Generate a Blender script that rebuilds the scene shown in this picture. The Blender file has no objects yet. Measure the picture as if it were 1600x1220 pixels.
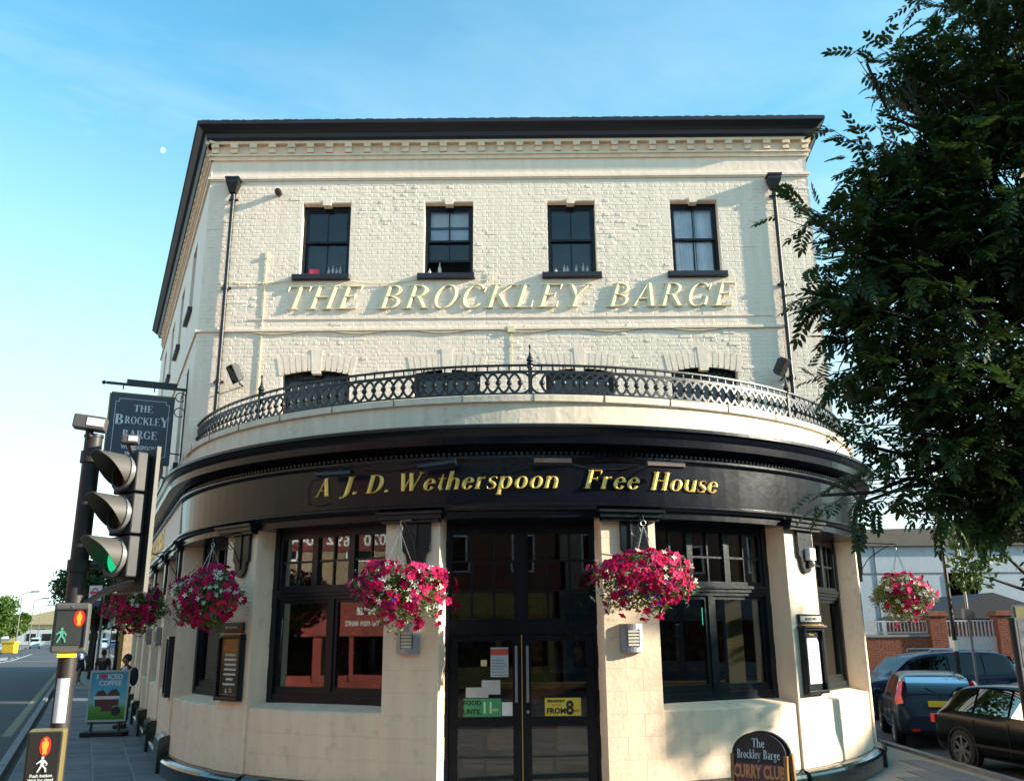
import bpy, bmesh, math, random
import numpy as np
from mathutils import Matrix, Vector
random.seed(7); RNG = np.random.default_rng(7)
SC = bpy.context.scene; COL = SC.collection
R = math.radians; PI = math.pi
# ------------------------------------------------------------------ camera
cam_d = bpy.data.cameras.new('camera'); cam = bpy.data.objects.new('camera', cam_d); COL.objects.link(cam)
cam_d.sensor_width = 36; cam_d.lens = 1386/1600*36; cam_d.clip_end = 9000; cam_d.clip_start = .05
_p, _r = R(15.3), R(.5)
fw = Vector((0, math.cos(_p), math.sin(_p))); up = Vector((0, -math.sin(_p), math.cos(_p))); rt = Vector((1, 0, 0))
rt2 = rt*math.cos(_r)-up*math.sin(_r); up2 = rt*math.sin(_r)+up*math.cos(_r)
cam.matrix_world = Matrix(((rt2.x, up2.x, -fw.x, 0), (rt2.y, up2.y, -fw.y, 0), (rt2.z, up2.z, -fw.z, 2.0), (0, 0, 0, 1)))
SC.camera = cam
# ------------------------------------------------------------------ sky and sun
SUN_AZ, SUN_EL = R(98.5), R(19)          # azimuth measured from +Y towards +X
W = bpy.data.worlds.new('World'); SC.world = W; W.use_nodes = True
nt = W.node_tree; nt.nodes.clear()
def N(t, typ, **kw):
    n = t.nodes.new(typ)
    for k, v in kw.items(): setattr(n, k, v)
    return n
sky = N(nt, 'ShaderNodeTexSky', sky_type='NISHITA', sun_disc=False, sun_elevation=SUN_EL, sun_rotation=SUN_AZ, air_density=1.0, dust_density=.6, ozone_density=2.0)
tc = N(nt, 'ShaderNodeTexCoord'); mp = N(nt, 'ShaderNodeMapping'); mp.inputs['Scale'].default_value = (1.1, 1.1, 4.2)
mp.inputs['Rotation'].default_value = (0, R(-14), R(20)); mp.inputs['Location'].default_value = (.35, .2, .1)
nz = N(nt, 'ShaderNodeTexNoise'); nz.inputs['Scale'].default_value = 1.6; nz.inputs['Detail'].default_value = 7; nz.inputs['Roughness'].default_value = .62; nz.inputs['Distortion'].default_value = .5
cr = N(nt, 'ShaderNodeValToRGB'); cr.color_ramp.elements[0].position = .43; cr.color_ramp.elements[1].position = .72
sp = N(nt, 'ShaderNodeSeparateXYZ')
mr = N(nt, 'ShaderNodeMapRange'); mr.inputs['From Min'].default_value = .0; mr.inputs['From Max'].default_value = .62; mr.inputs['To Min'].default_value = 1.; mr.inputs['To Max'].default_value = .12
mlt = N(nt, 'ShaderNodeMath', operation='MULTIPLY'); mr2 = N(nt, 'ShaderNodeMapRange', interpolation_type='SMOOTHSTEP'); mr2.inputs['From Min'].default_value = -.02; mr2.inputs['From Max'].default_value = .60; mr2.inputs['To Min'].default_value = .88; mr2.inputs['To Max'].default_value = 0; mxm = N(nt, 'ShaderNodeMath', operation='MAXIMUM')
tint = N(nt, 'ShaderNodeMix', data_type='RGBA', blend_type='MULTIPLY'); tint.inputs[0].default_value = 1; tint.inputs[7].default_value = (.56, 1.06, .98, 1)
mx = N(nt, 'ShaderNodeMix', data_type='RGBA'); mx.inputs[7].default_value = (2.95, 3.3, 3.4, 1)
bg = N(nt, 'ShaderNodeBackground'); bg.inputs['Strength'].default_value = .15; wo = N(nt, 'ShaderNodeOutputWorld')
L = nt.links.new
L(tc.outputs['Generated'], mp.inputs['Vector']); L(mp.outputs[0], nz.inputs['Vector']); L(nz.outputs[0], cr.inputs[0])
L(tc.outputs['Generated'], sp.inputs[0]); L(sp.outputs['Z'], mr.inputs['Value']); L(cr.outputs[0], mlt.inputs[0]); L(mr.outputs[0], mlt.inputs[1])
L(sky.outputs[0], tint.inputs[6]); L(tint.outputs[2], mx.inputs[6]); L(sp.outputs['Z'], mr2.inputs['Value']); L(mlt.outputs[0], mxm.inputs[0]); L(mr2.outputs[0], mxm.inputs[1]); L(mxm.outputs[0], mx.inputs[0]); L(mx.outputs[2], bg.inputs[0]); L(bg.outputs[0], wo.inputs[0])
sd = bpy.data.lights.new('sun', 'SUN'); sd.energy = 4.3; sd.angle = R(.9); sd.color = (1, .90, .74)
sun = bpy.data.objects.new('sun', sd); COL.objects.link(sun)
sv = Vector((math.sin(SUN_AZ)*math.cos(SUN_EL), math.cos(SUN_AZ)*math.cos(SUN_EL), math.sin(SUN_EL)))
sun.rotation_mode = 'QUATERNION'; sun.rotation_quaternion = sv.to_track_quat('Z', 'Y'); sun.location = sv*60
SC.view_settings.view_transform = 'Standard'; SC.view_settings.look = 'None'; SC.view_settings.exposure = 1.42; SC.view_settings.gamma = 1
SC.view_settings.use_curve_mapping = False
SC.render.engine = 'CYCLES'
# ------------------------------------------------------------------ materials
MATS = {}
def mat(name, col, rough=.7, metal=0, var=.12, vscale=3., bump=0., bscale=40., coat=0., emit=None, es=1., dirt=0., spec=.5, streak=False, hue=None):
    if name in MATS: return MATS[name]
    m = bpy.data.materials.new(name); m.use_nodes = True; t = m.node_tree; b = t.nodes['Principled BSDF']
    b.inputs['Roughness'].default_value = rough; b.inputs['Metallic'].default_value = metal
    b.inputs['Specular IOR Level'].default_value = spec
    if coat: b.inputs['Coat Weight'].default_value = coat; b.inputs['Coat Roughness'].default_value = .08
    c = (*col, 1)
    tcn = N(t, 'ShaderNodeTexCoord'); geo = N(t, 'ShaderNodeNewGeometry')
    if var > 0:
        n1 = N(t, 'ShaderNodeTexNoise'); n1.inputs['Scale'].default_value = vscale; n1.inputs['Detail'].default_value = 6; n1.inputs['Roughness'].default_value = .65
        src = geo.outputs['Position']
        if streak:
            mpn = N(t, 'ShaderNodeMapping'); mpn.inputs['Scale'].default_value = (3, 3, .35); t.links.new(src, mpn.inputs[0]); src = mpn.outputs[0]
        t.links.new(src, n1.inputs['Vector'])
        rp = N(t, 'ShaderNodeValToRGB'); rp.color_ramp.elements[0].position = .3; rp.color_ramp.elements[1].position = .72
        lo = hue if hue else tuple(x*(1-var*1.6) for x in col)
        rp.color_ramp.elements[0].color = (*lo, 1); rp.color_ramp.elements[1].color = (*[min(1, x*(1+var*.6)) for x in col], 1)
        t.links.new(n1.outputs[0], rp.inputs[0]); out = rp.outputs[0]
        if dirt:
            n2 = N(t, 'ShaderNodeTexNoise'); n2.inputs['Scale'].default_value = vscale*5; n2.inputs['Detail'].default_value = 5
            t.links.new(geo.outputs['Position'], n2.inputs['Vector'])
            r2 = N(t, 'ShaderNodeValToRGB'); r2.color_ramp.elements[0].position = .56; r2.color_ramp.elements[1].position = .75
            t.links.new(n2.outputs[0], r2.inputs[0])
            mm = N(t, 'ShaderNodeMath', operation='MULTIPLY'); mm.inputs[1].default_value = dirt; t.links.new(r2.outputs[0], mm.inputs[0])
            mxx = N(t, 'ShaderNodeMix', data_type='RGBA'); mxx.inputs[7].default_value = (*[x*.35 for x in col], 1)
            t.links.new(mm.outputs[0], mxx.inputs[0]); t.links.new(out, mxx.inputs[6]); out = mxx.outputs[2]
        t.links.new(out, b.inputs['Base Color'])
        rr = N(t, 'ShaderNodeMapRange'); rr.inputs['To Min'].default_value = max(.02, rough*.8); rr.inputs['To Max'].default_value = min(1, rough*1.25)
        t.links.new(n1.outputs[0], rr.inputs[0]); t.links.new(rr.outputs[0], b.inputs['Roughness'])
    else: b.inputs['Base Color'].default_value = c
    if bump:
        n3 = N(t, 'ShaderNodeTexNoise'); n3.inputs['Scale'].default_value = bscale; n3.inputs['Detail'].default_value = 6
        t.links.new(geo.outputs['Position'], n3.inputs['Vector'])
        bp = N(t, 'ShaderNodeBump'); bp.inputs['Strength'].default_value = bump; bp.inputs['Distance'].default_value = .02
        t.links.new(n3.outputs[0], bp.inputs['Height']); t.links.new(bp.outputs[0], b.inputs['Normal'])
    if emit: b.inputs['Emission Color'].default_value = (*emit, 1); b.inputs['Emission Strength'].default_value = es
    MATS[name] = m; return m
def glass_mat(name, tint=(.78, .82, .82), ior=1.5, extra=.02):
    m = bpy.data.materials.new(name); m.use_nodes = True; t = m.node_tree; t.nodes.clear()
    o = N(t, 'ShaderNodeOutputMaterial'); g = N(t, 'ShaderNodeBsdfGlossy'); g.inputs['Roughness'].default_value = .015; g.inputs['Color'].default_value = (1, 1, 1, 1)
    tr = N(t, 'ShaderNodeBsdfTransparent'); tr.inputs['Color'].default_value = (*tint, 1)
    f = N(t, 'ShaderNodeFresnel'); f.inputs['IOR'].default_value = ior
    a = N(t, 'ShaderNodeMath', operation='ADD'); a.inputs[1].default_value = extra
    n = N(t, 'ShaderNodeTexNoise'); n.inputs['Scale'].default_value = 1.3
    ge = N(t, 'ShaderNodeNewGeometry'); t.links.new(ge.outputs['Position'], n.inputs['Vector'])
    bp = N(t, 'ShaderNodeBump'); bp.inputs['Strength'].default_value = .02; bp.inputs['Distance'].default_value = .02
    t.links.new(n.outputs[0], bp.inputs['Height']); t.links.new(bp.outputs[0], g.inputs['Normal'])
    mx = N(t, 'ShaderNodeMixShader'); t.links.new(f.outputs[0], a.inputs[0]); t.links.new(a.outputs[0], mx.inputs[0]); t.links.new(tr.outputs[0], mx.inputs[1]); t.links.new(g.outputs[0], mx.inputs[2]); t.links.new(mx.outputs[0], o.inputs[0])
    MATS[name] = m; return m
def leaf_mat(name, c1, c2, rough=.5, trans=.25):
    m = bpy.data.materials.new(name); m.use_nodes = True; t = m.node_tree; b = t.nodes['Principled BSDF']
    ge = N(t, 'ShaderNodeNewGeometry'); r = N(t, 'ShaderNodeValToRGB'); r.color_ramp.elements[0].color = (*c1, 1); r.color_ramp.elements[1].color = (*c2, 1)
    n = N(t, 'ShaderNodeTexNoise'); n.inputs['Scale'].default_value = 2.2; n.inputs['Detail'].default_value = 2; t.links.new(ge.outputs['Position'], n.inputs['Vector'])
    ad = N(t, 'ShaderNodeMath', operation='MULTIPLY_ADD'); ad.inputs[1].default_value = .5; t.links.new(ge.outputs['Random Per Island'], ad.inputs[0])
    mm = N(t, 'ShaderNodeMath', operation='MULTIPLY'); mm.inputs[1].default_value = .55; t.links.new(n.outputs[0], mm.inputs[0]); t.links.new(mm.outputs[0], ad.inputs[2])
    t.links.new(ad.outputs[0], r.inputs[0]); t.links.new(r.outputs[0], b.inputs['Base Color']); b.inputs['Roughness'].default_value = rough; b.inputs['Specular IOR Level'].default_value = .12 if name.startswith('petal') else .4
    tl = N(t, 'ShaderNodeBsdfTranslucent'); t.links.new(r.outputs[0], tl.inputs[0]); mx = N(t, 'ShaderNodeMixShader'); mx.inputs[0].default_value = trans
    o = t.nodes['Material Output']; t.links.new(b.outputs[0], mx.inputs[1]); t.links.new(tl.outputs[0], mx.inputs[2]); t.links.new(mx.outputs[0], o.inputs[0])
    MATS[name] = m; return m
cream = mat('cream_paint', (.90, .68, .485), .75, var=.09, vscale=1.2, bump=.25, bscale=22, dirt=.28, streak=True)
creamb = mat('cream_brick_paint', (.90, .73, .58), .6, var=.07, vscale=1.6, bump=.28, bscale=11, dirt=.14, spec=.5, streak=True)
parapet_m = mat('parapet_render', (.82, .69, .53), .8, var=.10, vscale=1.6, bump=.3, bscale=12, dirt=.35, streak=True)
black = mat('black_gloss_paint', (.006, .007, .012), .24, var=.2, vscale=1.5, bump=.10, bscale=9, coat=.05, spec=.26)
trim = mat('dark_green_trim', (.007, .013, .016), .32, var=.25, vscale=6, bump=.15, bscale=30, coat=.05, spec=.35)
plinth_m = mat('plinth_green_gloss', (.010, .022, .020), .16, var=.3, vscale=4, bump=.25, bscale=14, coat=.6)
iron = mat('cast_iron_black', (.007, .008, .011), .4, var=.2, vscale=8, bump=.2, bscale=60)
roofm = mat('gutter_black', (.012, .012, .022), .45, var=.3, vscale=3)
gold = mat('gilded_letter', (.90, .62, .16), .35, metal=.35, var=.12, vscale=20)
yel = mat('yellow_cream_letter', (.80, .71, .44), .5, var=.05, vscale=5)
white = mat('white_paint', (.8, .8, .8), .5, var=.04)
dark = mat('dark_interior', (.018, .014, .012), .9, var=.3)
wood = mat('brown_wood', (.11, .045, .018), .5, var=.3, vscale=12)
redch = mat('red_upholstery', (.35, .03, .02), .7)
grey = mat('grey_metal', (.30, .31, .33), .35, metal=.7, var=.1)
dgrey = mat('dark_grey_plastic', (.035, .035, .038), .5, var=.2)
mgrey = mat('mid_grey_plastic', (.16, .155, .15), .45, var=.15)
asph = mat('asphalt', (.06, .06, .066), .85, var=.25, vscale=.8, bump=.4, bscale=90)
slabm = mat('paving_concrete', (.17, .165, .165), .8, var=.2, vscale=1.5, bump=.35, bscale=50, dirt=.3)
kerbm = mat('kerb_granite', (.24, .235, .24), .75, var=.2, vscale=3, bump=.3, bscale=60)
brickr = mat('red_brick', (.24, .075, .04), .85, var=.3, vscale=9, bump=.4, bscale=40)
bark = mat('bark', (.06, .045, .032), .9, var=.35, vscale=14, bump=.8, bscale=30)
paint_w = mat('road_paint_white', (.55, .55, .55), .7, var=.3, vscale=10)
paint_y = mat('road_paint_yellow', (.22, .19, .09), .7, var=.3, vscale=10)
tyre = mat('tyre_rubber', (.012, .012, .012), .8)
glass = glass_mat('window_glass'); carglass = glass_mat('car_glass', (.08, .10, .12), 1.4, .0)
uglass = glass_mat('upper_window_glass', (.97, .98, 1), 1.4, .0)
# ------------------------------------------------------------------ mesh helpers
class MB:
    def __init__(s): s.v = []; s.f = []
    def add(s, vs, fs, M=None):
        k = len(s.v)
        s.v += [tuple(M @ Vector(p)) for p in vs] if M is not None else [tuple(p) for p in vs]
        s.f += [tuple(i+k for i in f) for f in fs]; return s
    def box(s, x0, x1, y0, y1, z0, z1, M=None):
        return s.add([(x0,y0,z0),(x1,y0,z0),(x1,y1,z0),(x0,y1,z0),(x0,y0,z1),(x1,y0,z1),(x1,y1,z1),(x0,y1,z1)],
                     [(0,3,2,1),(4,5,6,7),(0,1,5,4),(1,2,6,5),(2,3,7,6),(3,0,4,7)], M)
    def cbox(s, x0, x1, y0, y1, z0, z1, c=.005, M=None):      # box with a chamfered front (y0) face
        return s.add([(x0,y1,z0),(x1,y1,z0),(x1,y1,z1),(x0,y1,z1),(x0,y0+c,z0),(x1,y0+c,z0),(x1,y0+c,z1),(x0,y0+c,z1),(x0+c,y0,z0+c),(x1-c,y0,z0+c),(x1-c,y0,z1-c),(x0+c,y0,z1-c)],
                     [(0,3,2,1),(0,1,5,4),(1,2,6,5),(2,3,7,6),(3,0,4,7),(4,5,9,8),(5,6,10,9),(6,7,11,10),(7,4,8,11),(8,9,10,11)], M)
    def prism(s, poly, y0, y1, M=None):       # poly in (x,z), extruded along y; CCW seen from -y
        n = len(poly); vs = [(x, y0, z) for x, z in poly]+[(x, y1, z) for x, z in poly]
        fs = [tuple(range(n)), tuple(range(2*n-1, n-1, -1))]+[(i, i+n, (i+1) % n+n, (i+1) % n) for i in range(n)]
        return s.add(vs, fs, M)
    def hprism(s, poly, z0, z1, M=None):
        n = len(poly); vs = [(x, y, z0) for x, y in poly]+[(x, y, z1) for x, y in poly]
        fs = [tuple(range(n-1, -1, -1)), tuple(range(n, 2*n))]+[(i, (i+1) % n, (i+1) % n+n, i+n) for i in range(n)]
        return s.add(vs, fs, M)
    def tube(s, pts, r, n=8, M=None, cap=True):
        pts = [Vector(p) for p in pts]; rs = r if isinstance(r, (list, tuple)) else [r]*len(pts); vs = []; fs = []; u = None
        for i, p in enumerate(pts):
            d = (pts[min(i+1, len(pts)-1)]-pts[max(i-1, 0)])
            d = d.normalized() if d.length > 1e-9 else Vector((0, 0, 1))
            if u is None: u = d.orthogonal().normalized()
            else:
                u = (u-d*u.dot(d)); u = u.normalized() if u.length > 1e-6 else d.orthogonal().normalized()
            w = d.cross(u)
            for k in range(n):
                a = 2*PI*k/n; vs.append(p+(u*math.cos(a)+w*math.sin(a))*rs[i])
        for i in range(len(pts)-1):
            for k in range(n): fs.append((i*n+k, i*n+(k+1) % n, (i+1)*n+(k+1) % n, (i+1)*n+k))
        if cap: fs.append(tuple(range(n-1, -1, -1))); fs.append(tuple((len(pts)-1)*n+k for k in range(n)))
        return s.add(vs, fs, M)
    def lathe(s, prof, n=16, M=None, a0=0, a1=2*PI):      # prof (r,z)
        full = abs(a1-a0-2*PI) < 1e-6; m = n if full else n+1; vs = []; fs = []
        for i in range(m):
            a = a0+(a1-a0)*i/n
            for r_, z in prof: vs.append((r_*math.cos(a), r_*math.sin(a), z))
        k = len(prof)
        for i in range(n):
            j = (i+1) % m
            for q in range(k-1): fs.append((i*k+q, j*k+q, j*k+q+1, i*k+q+1))
        return s.add(vs, fs, M)
    def ball(s, c, r, M=None, n=8, m=6):
        r = r if isinstance(r, (list, tuple)) else (r, r, r)
        return s.lathe([(max(1e-4, math.sin(PI*q/m)), -math.cos(PI*q/m)) for q in range(m+1)], n, (M or Matrix())@Matrix.Translation(c)@Matrix.Diagonal((*r, 1)))
    def grid(s, rows, M=None, close=False):
        n = len(rows[0]); vs = [p for r_ in rows for p in r_]; fs = []
        for i in range(len(rows)-1):
            for k in range(n if close else n-1): fs.append((i*n+k, i*n+(k+1) % n, (i+1)*n+(k+1) % n, (i+1)*n+k))
        return s.add(vs, fs, M)
    def mesh(s, name, m=None, smooth=False):
        me = bpy.data.meshes.new(name); me.from_pydata(s.v, [], s.f); me.update()
        if smooth: me.shade_smooth() if hasattr(me, 'shade_smooth') else None
        if m is not None: me.materials.append(m)
        return me
WM = {}
def place(o, parent, M):
    M = M if M is not None else Matrix(); WM[o.name] = M.copy()
    if parent is not None: o.parent = parent; o.matrix_basis = WM[parent.name].inverted() @ M
    else: o.matrix_basis = M
    return o
def obj(name, mb, m=None, parent=None, M=None, smooth=False, stuff=False, label=None):
    me = mb.mesh(name, m, smooth) if isinstance(mb, MB) else mb
    o = bpy.data.objects.new(name, me); COL.objects.link(o); place(o, parent, M)
    if smooth == 2:
        mo = o.modifiers.new('edge', 'EDGE_SPLIT'); mo.split_angle = R(35)
    if stuff: o['kind'] = 'stuff'
    if label: o['label'] = label
    return o
def tag(o, label, cat, group=None):
    o['label'] = label; o['category'] = cat
    if group: o['group'] = group
    return o
def thing(name, label, cat, M=None, group=None):
    o = bpy.data.objects.new(name, None); o.empty_display_size = .1; COL.objects.link(o); place(o, None, M); return tag(o, label, cat, group)
def struct(o): o['kind'] = 'structure'; return o
def copy_tree(o, parent=None, M=None):
    c = o.copy(); COL.objects.link(c)
    if parent is not None: c.parent = parent
    if M is not None: c.matrix_basis = M; WM[c.name] = M.copy()
    for ch in list(o.children): copy_tree(ch, c)
    return c
T = lambda x, y, z: Matrix.Translation((x, y, z))
RZ = lambda a: Matrix.Rotation(a, 4, 'Z'); RX = lambda a: Matrix.Rotation(a, 4, 'X'); RY = lambda a: Matrix.Rotation(a, 4, 'Y')
def bevel(o, w=.004, seg=2):
    b = o.modifiers.new('bevel', 'BEVEL'); b.width = w; b.segments = seg; b.limit_method = 'ANGLE'; return o
# ------------------------------------------------------------------ small print and cut letters
def text(name, body, size, m, parent, M, align='CENTER', ext=.001, sx=1., shear=0., bold=0.):
    c = bpy.data.curves.new(name, 'FONT'); c.body = body; c.size = size; c.align_x = align; c.extrude = ext; c.shear = shear; c.offset = bold; c.resolution_u = 2
    tmp = bpy.data.objects.new('tmp', c); COL.objects.link(tmp)
    me = bpy.data.meshes.new_from_object(tmp.evaluated_get(bpy.context.evaluated_depsgraph_get())); bpy.data.objects.remove(tmp)
    me.materials.clear(); me.materials.append(m)
    me.transform(Matrix.Diagonal((sx, 1, 1, 1)))
    me.transform(RX(PI/2))       # letters stand in the local xz plane, read from -y
    o = bpy.data.objects.new(name, me); COL.objects.link(o); return place(o, parent, M)
TH, TN, SF = .094, .031, .028
def arc(cx, cy, rx, ry, a0, a1, th=TH, tn=TN, n=16):
    pts = []; ws = []
    for i in range(n+1):
        a = R(a0+(a1-a0)*i/n); w = tn+(th-tn)*abs(math.cos(a))**1.5
        pts.append((cx+(rx-w)*math.cos(a), cy+(ry-w)*math.sin(a))); ws.append(w)
    return (pts, ws)
def ln(x0, y0, x1, y1, w): return ([(x0, y0), (x1, y1)], [w, w])
def sf(x, y, h=.15): return ([(x-h, y), (x-h*.4, y), (x+h*.4, y), (x+h, y)], [SF*.7, SF, SF, SF*.7])
def stem(x, y0=0, y1=1, s0=True, s1=True, h=.15):
    o = [ln(x, y0, x, y1, TH)]
    if s0: o.append(sf(x, y0+SF, h))
    if s1: o.append(sf(x, y1-SF, h))
    return o
def tick(x, y0, y1): return ([(x, y0), (x, y1)], [.04, .012])
GL = {
 'T': (.74, lambda: stem(.37, s1=False)+[ln(.04, .97, .70, .97, .03), tick(.05, .97, .76), tick(.69, .97, .76)]),
 'H': (.88, lambda: stem(.2)+stem(.68)+[ln(.2, .52, .68, .52, TN)]),
 'E': (.76, lambda: stem(.2)+[ln(.1, .97, .64, .97, .03), ln(.2, .53, .52, .53, TN), ln(.1, .03, .68, .03, .03), tick(.63, .97, .76), tick(.67, .03, .27), ln(.52, .43, .52, .63, .02)]),
 'F': (.70, lambda: stem(.2, s1=False)+[ln(.06, .97, .62, .97, .03), ln(.2, .53, .5, .53, TN), tick(.61, .97, .76), ln(.5, .43, .5, .63, .02)]),
 'B': (.76, lambda: stem(.2)+[arc(.36, .76, .27, .24, 90, -90), arc(.38, .265, .31, .265, 90, -90), ln(.2, .972, .37, .972, TN), ln(.2, .53, .38, .53, TN), ln(.2, .028, .38, .028, TN)]),
 'R': (.80, lambda: stem(.2)+[arc(.37, .74, .28, .26, 90, -90), ln(.2, .972, .38, .972, TN), ln(.2, .5, .4, .5, TN), ln(.4, .5, .68, .04, TH*.9), sf(.72, SF, .1)]),
 'P': (.74, lambda: stem(.2)+[arc(.37, .72, .29, .28, 90, -90), ln(.2, .972, .38, .972, TN), ln(.2, .46, .4, .46, TN)]),
 'O': (.86, lambda: [arc(.43, .5, .38, .52, 0, 360, n=28)]),
 'C': (.80, lambda: [arc(.43, .5, .38, .52, 42, 318, n=22), tick(.72, .86, .66)]),
 'G': (.86, lambda: [arc(.43, .5, .38, .52, 42, 310, n=22), tick(.72, .88, .68), ln(.68, .06, .68, .40, TH*.85), sf(.68, .42, .12)]),
 'K': (.86, lambda: stem(.2)+[ln(.68, .95, .24, .42, TN*1.2), ln(.37, .56, .70, .04, TH*.95), sf(.7, 1-SF, .12), sf(.74, SF, .11)]),
 'L': (.70, lambda: stem(.2)+[ln(.1, .03, .62, .03, .03), tick(.61, .03, .3)]),
 'Y': (.82, lambda: [ln(.16, .97, .41, .45, TH*.9), ln(.68, .97, .43, .48, TN), ln(.41, 0, .41, .48, TH), sf(.41, SF), sf(.16, 1-SF, .13), sf(.68, 1-SF, .11)]),
 'A': (.84, lambda: [ln(.39, .98, .15, .03, TN), ln(.41, 1., .68, .03, TH), ln(.24, .34, .58, .34, TN), sf(.14, SF, .11), sf(.69, SF, .13)]),
 'J': (.50, lambda: [ln(.3, .95, .3, .12, TH), ([(.3, .12), (.26, -.05), (.16, -.14), (.06, -.12)], [TH, .07, .04, .06]), sf(.3, 1-SF)]),
 'D': (.86, lambda: stem(.2)+[arc(.36, .5, .42, .5, 90, -90), ln(.2, .972, .37, .972, TN), ln(.2, .028, .37, .028, TN)]),
 'W': (1.16, lambda: [ln(.12, .97, .33, .03, TH*.9), ln(.33, .02, .54, .93, TN), ln(.5, .97, .72, .03, TH*.9), ln(.72, .02, .98, .96, TN), sf(.12, 1-SF, .12), sf(.52, 1-SF, .10), sf(.99, 1-SF, .1)]),
 'U': (.84, lambda: [ln(.2, .97, .2, .35, TH), arc(.43, .35, .31, .37, 180, 360), ln(.7, .35, .7, .97, TN*1.3), sf(.2, 1-SF), sf(.7, 1-SF, .11)]),
 '.': (.26, lambda: [([(.12, .01), (.12, .15)], [.075, .075])]),
 'e': (.58, lambda: [arc(.29, .32, .26, .34, 10, 330, n=18), ln(.08, .37, .52, .40, TN)]),
 't': (.42, lambda: [([(.2, .86), (.2, .14), (.26, .03), (.38, .07)], [.03, TH*.9, .06, .02]), ln(.04, .62, .38, .62, TN)]),
 'h': (.68, lambda: stem(.15, s1=False, h=.11)+[ln(.04, .96, .15, .98, .02), arc(.34, .40, .25, .25, 150, 0), ln(.52, .38, .52, 0, TH*.9), sf(.53, SF, .11)]),
 'n': (.68, lambda: [ln(.15, 0, .15, .64, TH*.9), sf(.15, SF, .11), ln(.04, .6, .15, .62, .02), arc(.34, .40, .25, .25, 150, 0), ln(.52, .38, .52, 0, TH*.9), sf(.53, SF, .11)]),
 'u': (.68, lambda: [ln(.14, .64, .14, .25, TH*.9), arc(.33, .25, .26, .27, 180, 330), ln(.52, .64, .52, .0, TH*.9), ln(.03, .62, .14, .62, .02), ln(.41, .62, .52, .62, .02), ln(.52, .02, .62, .02, .02)]),
 'r': (.50, lambda: [ln(.15, 0, .15, .64, TH*.9), sf(.15, SF, .12), ln(.04, .6, .15, .62, .02), ([(.17, .45), (.28, .6), (.40, .60)], [.02, .035, .07])]),
 's': (.48, lambda: [([(.40, .54), (.36, .63), (.22, .65), (.10, .55), (.12, .42), (.28, .32), (.39, .2), (.36, .06), (.22, 0), (.10, .03), (.06, .14)], [.015, .025, .03, .055, .07, .08, .07, .05, .03, .03, .015])]),
 'p': (.68, lambda: [ln(.15, -.3, .15, .64, TH*.9), sf(.15, -.3, .12), ln(.04, .6, .15, .62, .02), arc(.34, .32, .27, .34, 150, -150, n=18)]),
 'o': (.64, lambda: [arc(.31, .32, .28, .34, 0, 360, n=22)]),
 'c': (.55, lambda: [arc(.29, .32, .26, .34, 45, 320, n=18)]),
 'a': (.58, lambda: [([(.1, .5), (.18, .63), (.32, .63), (.4, .5), (.4, .06), (.5, .02)], [.05, .03, .04, .07, .07, .02]), arc(.24, .18, .19, .19, 70, 300, n=14)]),
 'k': (.66, lambda: stem(.15, s1=False, h=.11)+[ln(.48, .6, .18, .3, TN), ln(.27, .38, .54, .03, TH*.8), sf(.56, SF, .08), sf(.48, .62, .1)]),
 'l': (.34, lambda: stem(.16, s1=False, h=.12)+[ln(.05, .96, .16, .98, .02)]),
 'y': (.60, lambda: [ln(.1, .6, .3, .06, TH*.8), ([(.5, .62), (.28, -.1), (.18, -.28), (.06, -.27)], [.025, .03, .03, .06]), sf(.1, .62, .1), sf(.5, .62, .09)]),
 'g': (.58, lambda: [arc(.26, .42, .21, .23, 0, 360, n=18), ([(.2, .22), (.12, .1), (.3, .06), (.45, -.03), (.42, -.2), (.24, -.28), (.07, -.2), (.1, -.06), (.2, .04)], [.02, .04, .05, .05, .04, .03, .04, .03, .02]), ln(.42, .6, .52, .62, .04)]),
}
_gc = {}
def glyph(ch, h, depth, ridge, shear, sx, m):
    key = (ch, round(h, 4), depth, ridge, shear, round(sx, 3), m.name)
    if key in _gc: return _gc[key]
    mb = MB(); k = 0
    for pts, ws in GL[ch][1]():
        P = [Vector(p) for p in pts]; n = len(P); Lr = []; Rr = []
        for i in range(n):
            d = P[min(i+1, n-1)]-P[max(i-1, 0)]; d = d.normalized() if d.length > 1e-9 else Vector((1, 0))
            nn = Vector((-d.y, d.x)); Lr.append(P[i]+nn*ws[i]); Rr.append(P[i]-nn*ws[i])
        f = lambda p, y: ((p.x+shear*p.y)*h*sx, y, p.y*h)
        e = k*.0004; k += 1; rows = []
        for i in range(n): rows.append([f(Lr[i], 0), f(Lr[i], -depth-e), f(P[i], -depth-ridge-e), f(Rr[i], -depth-e), f(Rr[i], 0)])
        mb.grid(rows)
        mb.add(rows[0], [(0, 1, 2, 3, 4)]); mb.add(rows[-1], [(4, 3, 2, 1, 0)])
    me = mb.mesh('letter', m); bm = bmesh.new(); bm.from_mesh(me); bmesh.ops.remove_doubles(bm, verts=bm.verts, dist=1e-5); bmesh.ops.recalc_face_normals(bm, faces=bm.faces); bm.to_mesh(me); bm.free()
    _gc[key] = me; return me
def word(s, x0, x1, h, m, parent, Mf, depth=.02, ridge=.008, shear=0.):
    """letters of s between x0 and x1; Mf(x) gives the world frame of a letter standing at x"""
    tot = sum(GL[c][0] for c in s)*h; sx = (x1-x0)/tot; x = x0
    for c in s:
        me = glyph(c, h, depth, ridge, shear, sx, m); o = bpy.data.objects.new('letter', me); COL.objects.link(o)
        place(o, parent, Mf(x)); x += GL[c][0]*h*sx
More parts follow.
